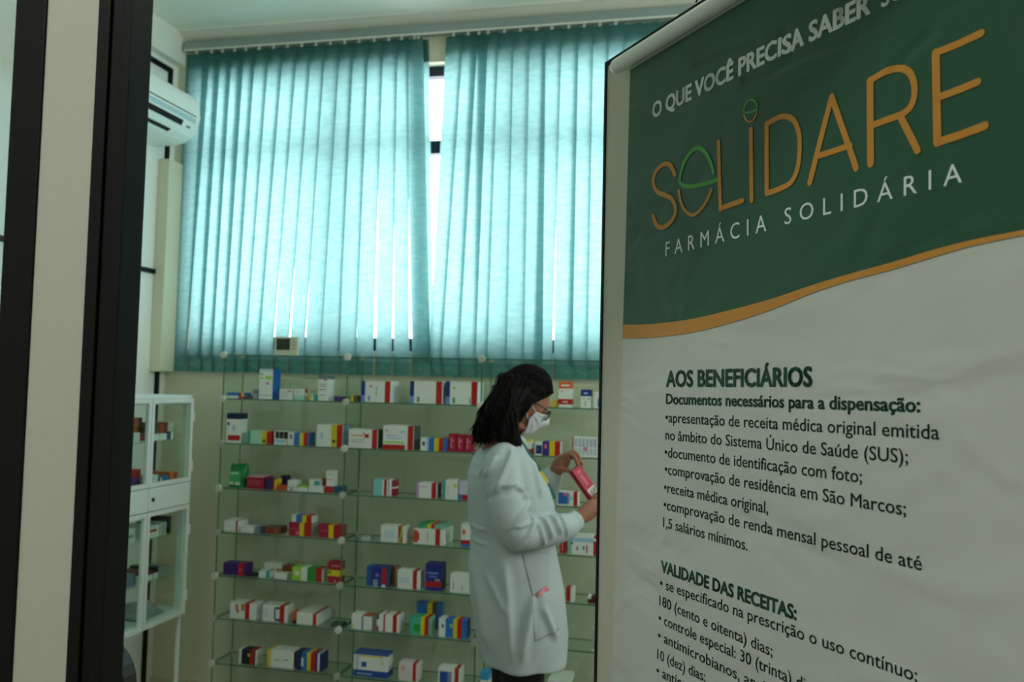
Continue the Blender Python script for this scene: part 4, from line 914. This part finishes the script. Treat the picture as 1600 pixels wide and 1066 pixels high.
# eyes
for s_ in (-1, 1):
    d = Vector((.92, .36*s_, .02)).normalized(); c = HM @ (d*(head_r(d)-.006)); bm = bmesh.new(); lathe(bm, [(.0, -.010), (.006, -.008), (.010, 0), (.008, .006), (.0045, .009), (0, .010)], c, (HM.to_3x3() @ Vector((.96, .25*s_, -.1))).normalized(), 14)
    for f in bm.faces: f.material_index = 1 if (f.calc_center_median()-c).dot((HM.to_3x3() @ Vector((.96, .25*s_, -.1))).normalized()) > .006 else 0
    obj('eye', bm, [mat('eye_white', 'd8d2ca', .3), mat('iris_brown', '2a1710', .2)], per, True)
# ---- lab coat
rings = [(684, 790, 812, .050), (690, 772, 815, .085), (698, 757, 819, .115), (708, 745, 824, .142), (722, 737, 834, .160), (740, 732, 845, .168), (760, 730, 856, .172), (785, 730, 864, .172), (810, 732, 866, .172), (833, 735, 864, .166), (850, 734, 865, .172), (880, 734, 872, .188), (915, 735, 878, .200), (950, 737, 882, .208), (985, 742, 884, .212), (1010, 746, 883, .213), (1026, 748, 881, .213)]
bm = bmesh.new(); RG = []; NS = 48
for y, xb, xf, b in rings:
    pb, pq = L(xb, y, 0), L(xf, y, 0); cx = (pb.x+pq.x)/2; half = (pq.x-pb.x)/2
    a = math.sqrt(max(1e-4, half**2-(.222/.974*b)**2)); ring = []
    z = (pb.z+pq.z)/2
    for k in range(NS):
        t = 2*math.pi*k/NS; c, s = math.cos(t), math.sin(t); e = .86
        ring.append(bm.verts.new((cx+a*abs(c)**e*(1 if c > 0 else -1), b*abs(s)**e*(1 if s > 0 else -1), z)))
    RG.append(ring)
for i in range(len(RG)-1):
    for k in range(NS): bm.faces.new((RG[i][k], RG[i+1][k], RG[i+1][(k+1) % NS], RG[i][(k+1) % NS]))
bm.faces.new(RG[0]); bm.faces.new(RG[-1][::-1])
SLR = [L(786, 716, .115), L(784, 732, .155), L(790, 770, .19), L(796, 805, .205), L(806, 832, .20), L(832, 834, .188), L(862, 829, .165), L(886, 822, .135)]
SLL = [L(786, 712, -.12), L(795, 735, -.18), L(812, 780, -.22), L(830, 806, -.215), L(842, 785, -.17), L(856, 758, -.12), L(861, 748, -.10)]
tube(bm, smoothpath(SLR, 4), [r_ for r_ in [.075+(.066-.075)*0]+[0]*0] and [(.056, .064, .066, .064, .060, .056, .053, .045)[min(7, i//4)]+((.056, .064, .066, .064, .060, .056, .053, .045)[min(7, i//4+1)]-(.056, .064, .066, .064, .060, .056, .053, .045)[min(7, i//4)])*(i % 4)/4 for i in range(29)], 20)
tube(bm, smoothpath(SLL, 4), [(.068, .074, .07, .064, .058, .05, .044)[min(6, i//4)]+((.068, .074, .07, .064, .058, .05, .044)[min(6, i//4+1)]-(.068, .074, .07, .064, .058, .05, .044)[min(6, i//4)])*(i % 4)/4 for i in range(25)], 18)
cm = remesh(bm, .0055, 4)
cmn = [v.normal.copy() for v in cm.vertices]
def seg2(p, a, b):
    ab = b-a; t = max(0, min(1, (p-a).dot(ab)/ab.length_squared)); return (p-a-ab*t).length, t
RIDGE = [((768, 765), (800, 703), .010, .013), ((756, 748), (775, 712), .007, .010), ((778, 757), (801, 753), .008, .010), ((803, 756), (829, 790), .008, .011), ((785, 824), (829, 772), .010, .011), ((800, 856), (833, 808), .011, .010), ((796, 818), (829, 812), .008, .008), ((846, 808), (858, 838), .010, .010), ((862, 806), (872, 832), .010, .008), ((836, 812), (846, 850), .007, .008), ((877, 806), (884, 838), .008, .006),
         ((748, 880), (770, 1025), .010, .022), ((790, 880), (800, 1035), .008, .022), ((765, 900), (790, 960), .007, .018), ((830, 930), (812, 1030), .012, .020), ((740, 905), (752, 1010), .008, .016), ((846, 945), (868, 1000), .008, .018), ((738, 830), (765, 834), .007, .007), ((738, 853), (765, 857), .006, .007), ((838, 720), (850, 780), .006, .014)]
RD2 = []
for a, b, amp, wd in RIDGE:
    A_, B_ = L(*a, .18), L(*b, .18); RD2.append((Vector((A_.x, A_.z)), Vector((B_.x, B_.z)), amp, wd))
for v, n in zip(cm.vertices, cmn):
    co_ = v.co; d = 0.004*noise.noise(co_*9)+.0022*noise.noise(Vector((co_.x*22, co_.y*22, co_.z*10)))
    if n.y < .35:
        p = Vector((co_.x, co_.z)); k_ = min(1, (.35-n.y)*1.5)
        for A_, B_, amp, wd in RD2:
            ds, t = seg2(p, A_, B_)
            if ds < 3*wd: d += amp*1.9*k_*(math.exp(-(ds/(wd*.55))**2)-.15*math.exp(-((ds-wd*1.3)/(wd*.7))**2))*min(1, 6*t*(1-t)+.15)
    if co_.z < .62: d += .006*math.sin(math.atan2(co_.y, co_.x)*7+2*noise.noise(co_*5))*min(1, (.62-co_.z)/.1)
    v.co = co_+n*d
coat = link('lab_coat', cm, per, COATM, True)
md = coat.modifiers.new('soft_folds', 'SMOOTH'); md.factor = .5; md.iterations = 3
cbv = BVHTree.FromPolygons([v.co.copy() for v in cm.vertices], [tuple(p.vertices) for p in cm.polygons])
bm = bmesh.new(); tube(bm, [L(884, 823, .137), L(895, 817, .124), L(903, 812, .116)], [.039, .036, .034], 18, cap='flat'); obj('cuff', bm, COATM, per, True)
bm = bmesh.new(); tube(bm, [L(859, 754, -.11), L(865, 743, -.094), L(869, 737, -.085)], [.038, .035, .033], 18, cap='flat'); obj('cuff', bm, COATM, per, True)
def patch(name, quad, m, off, nu=14, nv=14, extra=None):
    """cloth patch lying on the coat's near side; quad = 4 photo corners tl,tr,br,bl"""
    bm = bmesh.new(); g = []
    for j in range(nv+1):
        row = []
        for i in range(nu+1):
            u, v = i/nu, j/nv
            px = (quad[0][0]*(1-u)+quad[1][0]*u)*(1-v)+(quad[3][0]*(1-u)+quad[2][0]*u)*v; py = (quad[0][1]*(1-u)+quad[1][1]*u)*(1-v)+(quad[3][1]*(1-u)+quad[2][1]*u)*v
            p = L(px, py, .19); h = cbv.ray_cast(Vector((p.x, -.6, p.z)), Vector((0, 1, 0)))
            q = h[0] if h[0] else p
            row.append(bm.verts.new(q+Vector((0, -off-(extra(u, v) if extra else 0), 0))))
        g.append(row)
    for j in range(nv):
        for i in range(nu): bm.faces.new((g[j][i], g[j][i+1], g[j+1][i+1], g[j+1][i]))
    o = obj(name, bm, m, per, True); md = o.modifiers.new('t', 'SOLIDIFY'); md.thickness = .002; return o
patch('side_vent', [(817, 866), (864, 866), (857, 922), (831, 931)], mat('grey_lining_cloth', 'a9b0b0', .9), .002)
patch('coat_pocket', [(828, 931), (867, 921), (876, 985), (833, 1000)], COATM, .0015, extra=lambda u, v: .010*math.sin(math.pi*u)**1.5*math.exp(-((v-.05)/.3)**2))
patch('pink_cloth', [(838, 925), (855, 915), (859, 925), (836, 932)], mat('pink_cloth', 'd48a90', .8, nscale=60, namt=.15), .009, 8, 4, extra=lambda u, v: .006*math.sin(u*6))
bm = bmesh.new(); tube(bm, smoothpath([L(786, 692, .04), L(801, 686, .055), L(814, 690, .035), L(820, 700, .01), L(816, 690, -.03), L(803, 683, -.05)], 4), .010, 10, flat=1.8); obj('coat_collar', bm, COATM, per, True)
# ---- trousers and shoes
TRM = mat('black_trousers', '0c0d10', .7, nscale=30, namt=.2)
bm = bmesh.new()
for s_ in (-1, 1): tube(bm, [(hx, .085*s_, .76), (hx+.012, .082*s_, .47), (hx, .08*s_, .30), (hx-.012, .08*s_, .085)], [.098, .075, .066, .055], 18, cap='flat')
tube(bm, [(hx, 0, .72), (hx, 0, .84)], [.13, .13], 18)
link('trousers', remesh(bm, .008, 3), per, TRM, True)
for s_ in (-1, 1):
    bm = bmesh.new(); tube(bm, smoothpath([(hx-.05, .08*s_, .045), (hx+.03, .085*s_, .045), (hx+.12, .09*s_, .036), (hx+.185, .092*s_, .028)], 3), [.044, .044, .043, .042, .041, .04, .038, .035, .033, .028], 14, flat=.95)
    for v in bm.verts: v.co.z = max(v.co.z, .002)
    obj('shoe', bm, mat('black_shoe', '101010', .4), per, True)
# ---- hair
def hair_r(d):
    base = head_r(d, False)
    xl = .36+.62*max(0, d.z) if d.z > 0 else .36-.12*min(1, -d.z)
    if d.z > .66: k_ = 1.0
    else: k_ = 1/(1+math.exp((d.x-xl)*28))
    g = 1.13+.03*noise.noise(d*3)
    if d.x > .5: g = 1.10
    grain = .0007*math.sin(math.atan2(d.y, d.z+.4)*34+3*noise.noise(d*4))
    return base*(.90+(g-.90)*k_)+grain*k_
bm = sphere_grid(hair_r, 96, 60)
bmesh.ops.transform(bm, matrix=HM, verts=bm.verts)
random.seed(3)
def lock(p0, p1, p2, p3, r0, r1, seg=7):
    P = smoothpath([p0, p1, p2, p3], 4); n = len(P); ph = random.random()*9
    P = [p+Vector((.0022*math.sin(i*.9+ph), .0022*math.cos(i*.8+ph), 0)) for i, p in enumerate(P)]
    tube(bm, P, [max(.0012, (r0+(r1-r0)*min(1, i/n*1.4))*(1-(max(0, i/(n-1)-.55)/.45)**2*.85)) for i in range(n)], seg, flat=.6)
for q in range(230):
    e = random.random()**.9; side = random.choice((1, 1, 1, 0, -1)); jit = lambda a: random.uniform(-a, a)
    ww = .088 if side == 1 else (.0 if side == 0 else -.085)
    if side == 0: e *= .35
    s0 = (777+(812-777)*e+jit(3), 606+(634-606)*e+jit(6)); m1 = (764+(806-764)*e+jit(3), 636+(650-636)*e+jit(4)); m2 = (754+(808-754)*e+jit(3), 662+(676-662)*e+jit(4)); en = (746+(812-746)*e+jit(4), 690+(700-690)*e+jit(5)-18*math.exp(-((e-.5)/.17)**2))
    lat = ww*(1-.25*(1-e))+jit(.018)
    lock(L(*s0, lat*.8), L(*m1, lat), L(*m2, lat*.98), L(*en, lat*.9+jit(.012)), .011, .012)
for q in range(120):      # side hair swept from the parting over the temple and ear
    t = random.random(); j = lambda a: random.uniform(-a, a); sd_ = 1 if q % 5 else -1
    lock(L(796+46*t+j(3), 592+8*t+j(4), sd_*(.066-.012*t)), L(797+20*t+j(2), 619+j(3), sd_*(.090-.006*t)+j(.004)), L(788+19*t+j(2), 652+j(3), sd_*.092+j(.006)), L(776+36*t+j(3), 685+j(6)+13*t, sd_*.085+j(.01)), .012, .012)
hbm = bm; bm = bmesh.new()
for q in range(150):      # fine strands over the surface and ragged tips
    e = random.random(); j = lambda a: random.uniform(-a, a); sd_ = random.choice((1, 1, 1, -1)); o_ = .006
    s0 = (782+(828-782)*e+j(6), 588+10*e+j(8)); m1 = (764+(811-764)*e+j(3), 630+j(6)); m2 = (753+(808-753)*e+j(4), 658+12*e+j(4)); en = (742+(814-742)*e+j(5), 693+8*e+j(6)-18*math.exp(-((e-.5)/.17)**2))
    lock(L(*s0, sd_*(.074+.006*(1-e)+j(.004))), L(*m1, sd_*(.094+o_*.3+j(.004))), L(*m2, sd_*(.096+j(.006))), L(*en, sd_*(.085+j(.012))), .0035, .003, 5)
for q in range(260):      # strands combed over the crown towards the clip
    a_ = random.uniform(-1.25, 1.25); d0 = Vector((math.cos(a_)*.8, math.sin(a_), random.uniform(.35, .75))).normalized(); d1 = Vector((-.95, math.sin(a_)*.55, random.uniform(-.1, .35))).normalized()
    if d0.x > .5+.42*d0.z and d0.z < .66: d0 = Vector((.45*d0.x, d0.y, d0.z+.5)).normalized()
    mid_ = (d0+d1+Vector((0, math.sin(a_)*.9, .7))).normalized(); P_ = []
    for t in range(9):
        u = t/8; dd = (d0*(1-u)**2+mid_*2*u*(1-u)+d1*u*u).normalized(); P_.append(HM @ (dd*(hair_r(dd)+.0005+.0015*random.random())))
    tube(bm, smoothpath(P_, 2), [.0028*math.sin(math.pi*(.06+.88*i/16))+.0006 for i in range(17)], 5, flat=.6)
for q in range(22):
    sx = random.uniform(745, 762); lock(L(772, 612+random.uniform(-6, 12), .03), L(sx+6, 638, .03), L(sx-3, 660, .03+random.uniform(-.03, .04)), L(sx-10+random.uniform(-4, 6), 676+random.uniform(0, 20), .02), .006, .005, 5)
wme = bpy.data.meshes.new('wisps'); bmesh.ops.recalc_face_normals(bm, faces=bm.faces); bm.to_mesh(wme); bm.free()
hme = remesh(hbm, .0030, 2); b3 = bmesh.new(); b3.from_mesh(hme); b3.from_mesh(wme); obj('hair', b3, HAIRM, per, True)
bm = bmesh.new(); box(bm, L(770, 610, .02), L(779, 602, -.03), .003)
for dz in (0, .018): tube(bm, [L(772, 613, .012)-Vector((0, 0, dz)), L(767, 614, 0)-Vector((0, 0, dz)), L(772, 616, -.02)-Vector((0, 0, dz))], .0045, 8)
obj('hair_clip', bm, mat('dark_blue_clip', '14182a', .3), per)
# ---- face mask, ear loops, glasses
bm = bmesh.new(); g = []; NU, NV = 28, 18
for j in range(NV+1):
    row = []; v = j/NV
    for i in range(NU+1):
        az = R(-55+110*i/NU); c = abs(i/NU*2-1)
        el = R((2-14*c)+(-64+30*c**1.5-(2-14*c))*v)
        d = Vector((math.cos(el)*math.cos(az), math.cos(el)*math.sin(az), math.sin(el)))
        r_ = max(head_r(d), head_r(d, False))*1.035+.004+.010*math.exp(-(az/.45)**2)*math.sin(math.pi*min(1, v*1.1))+.0016*math.sin(v*22)*(1-.5*c)
        row.append(bm.verts.new(HM @ (d*r_)))
    g.append(row)
for j in range(NV):
    for i in range(NU): bm.faces.new((g[j][i], g[j][i+1], g[j+1][i+1], g[j+1][i]))
mk = obj('face_mask', bm, mat('white_mask_cloth', 'd3d3d6', .8, nscale=40, namt=.04), per, True); md = mk.modifiers.new('t', 'SOLIDIFY'); md.thickness = .0018
for s_ in (-1, 1):
    bm = bmesh.new()
    def sd(az, el, k_): d = Vector((math.cos(R(el))*math.cos(R(az)), s_*math.cos(R(el))*math.sin(R(az)), math.sin(R(el)))); return HM @ (d*(head_r(d)*k_))
    tube(bm, [sd(55, -12, 1.05), sd(80, -2, 1.05), sd(92, 6, 1.0)], .0013, 6); tube(bm, [sd(55, -36, 1.05), sd(82, -20, 1.05), sd(94, -10, 1.0)], .0013, 6)
    obj('ear_loop', bm, mat('white_elastic', 'e0e0e0', .7), per)
bm = bmesh.new()
for s_ in (-1, 1):
    P = []
    for k in range(25):
        a = 2*math.pi*k/24; P.append(HM @ Vector((.106-.010*abs(math.cos(a)) if False else .104, s_*.034+.025*math.copysign(abs(math.cos(a))**.7, math.cos(a)), .0-.004+.018*math.copysign(abs(math.sin(a))**.7, math.sin(a)))))
    tube(bm, P, .0022, 8, cap='flat')
    tube(bm, smoothpath([HM @ Vector((.103, s_*.060, .006)), HM @ Vector((.085, s_*.077, .007)), HM @ Vector((.055, s_*.078, .007)), HM @ Vector((.03, s_*.074, .006))], 3), .0022, 8)
tube(bm, [HM @ Vector((.105, -.010, .004)), HM @ Vector((.109, 0, .007)), HM @ Vector((.105, .010, .004))], .002, 8)
gl_ = obj('glasses', bm, mat('black_frame', '0b0e10', .3), per, True)
LENS = glass_mat('dark_lens', (.55, .62, .62, 1))
for s_ in (-1, 1):
    bm = bmesh.new(); vsn = []
    for k in range(24):
        a = 2*math.pi*k/24; vsn.append(HM @ Vector((.104, s_*.034+.025*math.copysign(abs(math.cos(a))**.7, math.cos(a)), -.004+.018*math.copysign(abs(math.sin(a))**.7, math.sin(a)))))
    A = [bm.verts.new(p) for p in vsn]; B = [bm.verts.new(p+HM.to_3x3() @ Vector((.0012, 0, 0))) for p in vsn]
    for k in range(24): bm.faces.new((A[k], A[(k+1) % 24], B[(k+1) % 24], B[k]))
    bm.faces.new(A[::-1]); bm.faces.new(B); o = obj('lens', bm, LENS, gl_)
# ---- lanyard
LPX = [(806, 683, .055), (816, 697, .045), (826, 712, .035), (838, 731, .03), (848, 746, .028), (857, 763, .025), (865, 780, .02)]
pts = smoothpath([L(a, b, c) for a, b, c in LPX], 5); bm = bmesh.new(); rr_ = []
for i, p in enumerate(pts):
    t = (pts[min(i+1, len(pts)-1)]-pts[max(i-1, 0)]).normalized(); n = Vector((.35, -.94, .1)); s = t.cross(n).normalized()*.0085; n = s.cross(t).normalized()*.0012
    rr_.append([bm.verts.new(p+Vector((.004, -.002, 0))+q) for q in (s+n, -s+n, -s-n, s-n)])
for i in range(len(rr_)-1):
    for k in range(4): bm.faces.new((rr_[i][k], rr_[i][(k+1) % 4], rr_[i+1][(k+1) % 4], rr_[i+1][k])).material_index = 1 if 17 <= i <= 22 else 0
bm.faces.new(rr_[0]); bm.faces.new(rr_[-1])
lan = obj('lanyard', bm, [mat('teal_ribbon', '14584e', .6), mat('yellow_ribbon', 'b7a51c', .6)], per)
bm = bmesh.new(); tube(bm, [L(865, 781, .02), L(867, 795, .018)], .0045, 8); tube(bm, [L(867, 796, .018), L(866, 803, .018)], .003, 8); obj('clip', bm, mat('steel_clip', '8a8f8c', .3, .8), lan)

# ---- the red box in the hands
TLb, TRb, BRb, BLb = [(Matrix.Translation(PB) @ Matrix.Rotation(PA, 4, 'Z')) @ L(*p) for p in ((894, 735, .012), (906, 726, -.012), (938, 771, .0), (925, 781, .024))]
cen = (TLb+TRb+BRb+BLb)/4; zax = ((TLb+TRb)/2-(BLb+BRb)/2); hb = zax.length; zax.normalize()
xax = ((TRb+BRb)/2-(TLb+BLb)/2); wb_ = xax.length; xax = (xax-zax*xax.dot(zax)).normalized(); yax = zax.cross(xax).normalized()
m4 = Matrix(((xax.x, yax.x, zax.x, 0), (xax.y, yax.y, zax.y, 0), (xax.z, yax.z, zax.z, 0), (0, 0, 0, 1)))
if (cen-CAM).dot(yax) < 0: pass
m4 = Matrix.Translation(cen-zax*hb/2) @ m4
med_box('medicine_box', 'bright red box with white patch held in both hands', 'medicine box', None, wb_, hb, .022,
        [(.12, .08, .95, .30, 'd8d6c8'), (.25, .12, .50, .26, '9ba39c'), (.6, .12, .85, .26, '9ba39c'), (.35, .42, .6, .75, 'c8566c'), (.3, .8, .7, .9, 'c8566c'), H(0, .06, 'c01a30')], None, 0, None, 'a81632', None, m4)
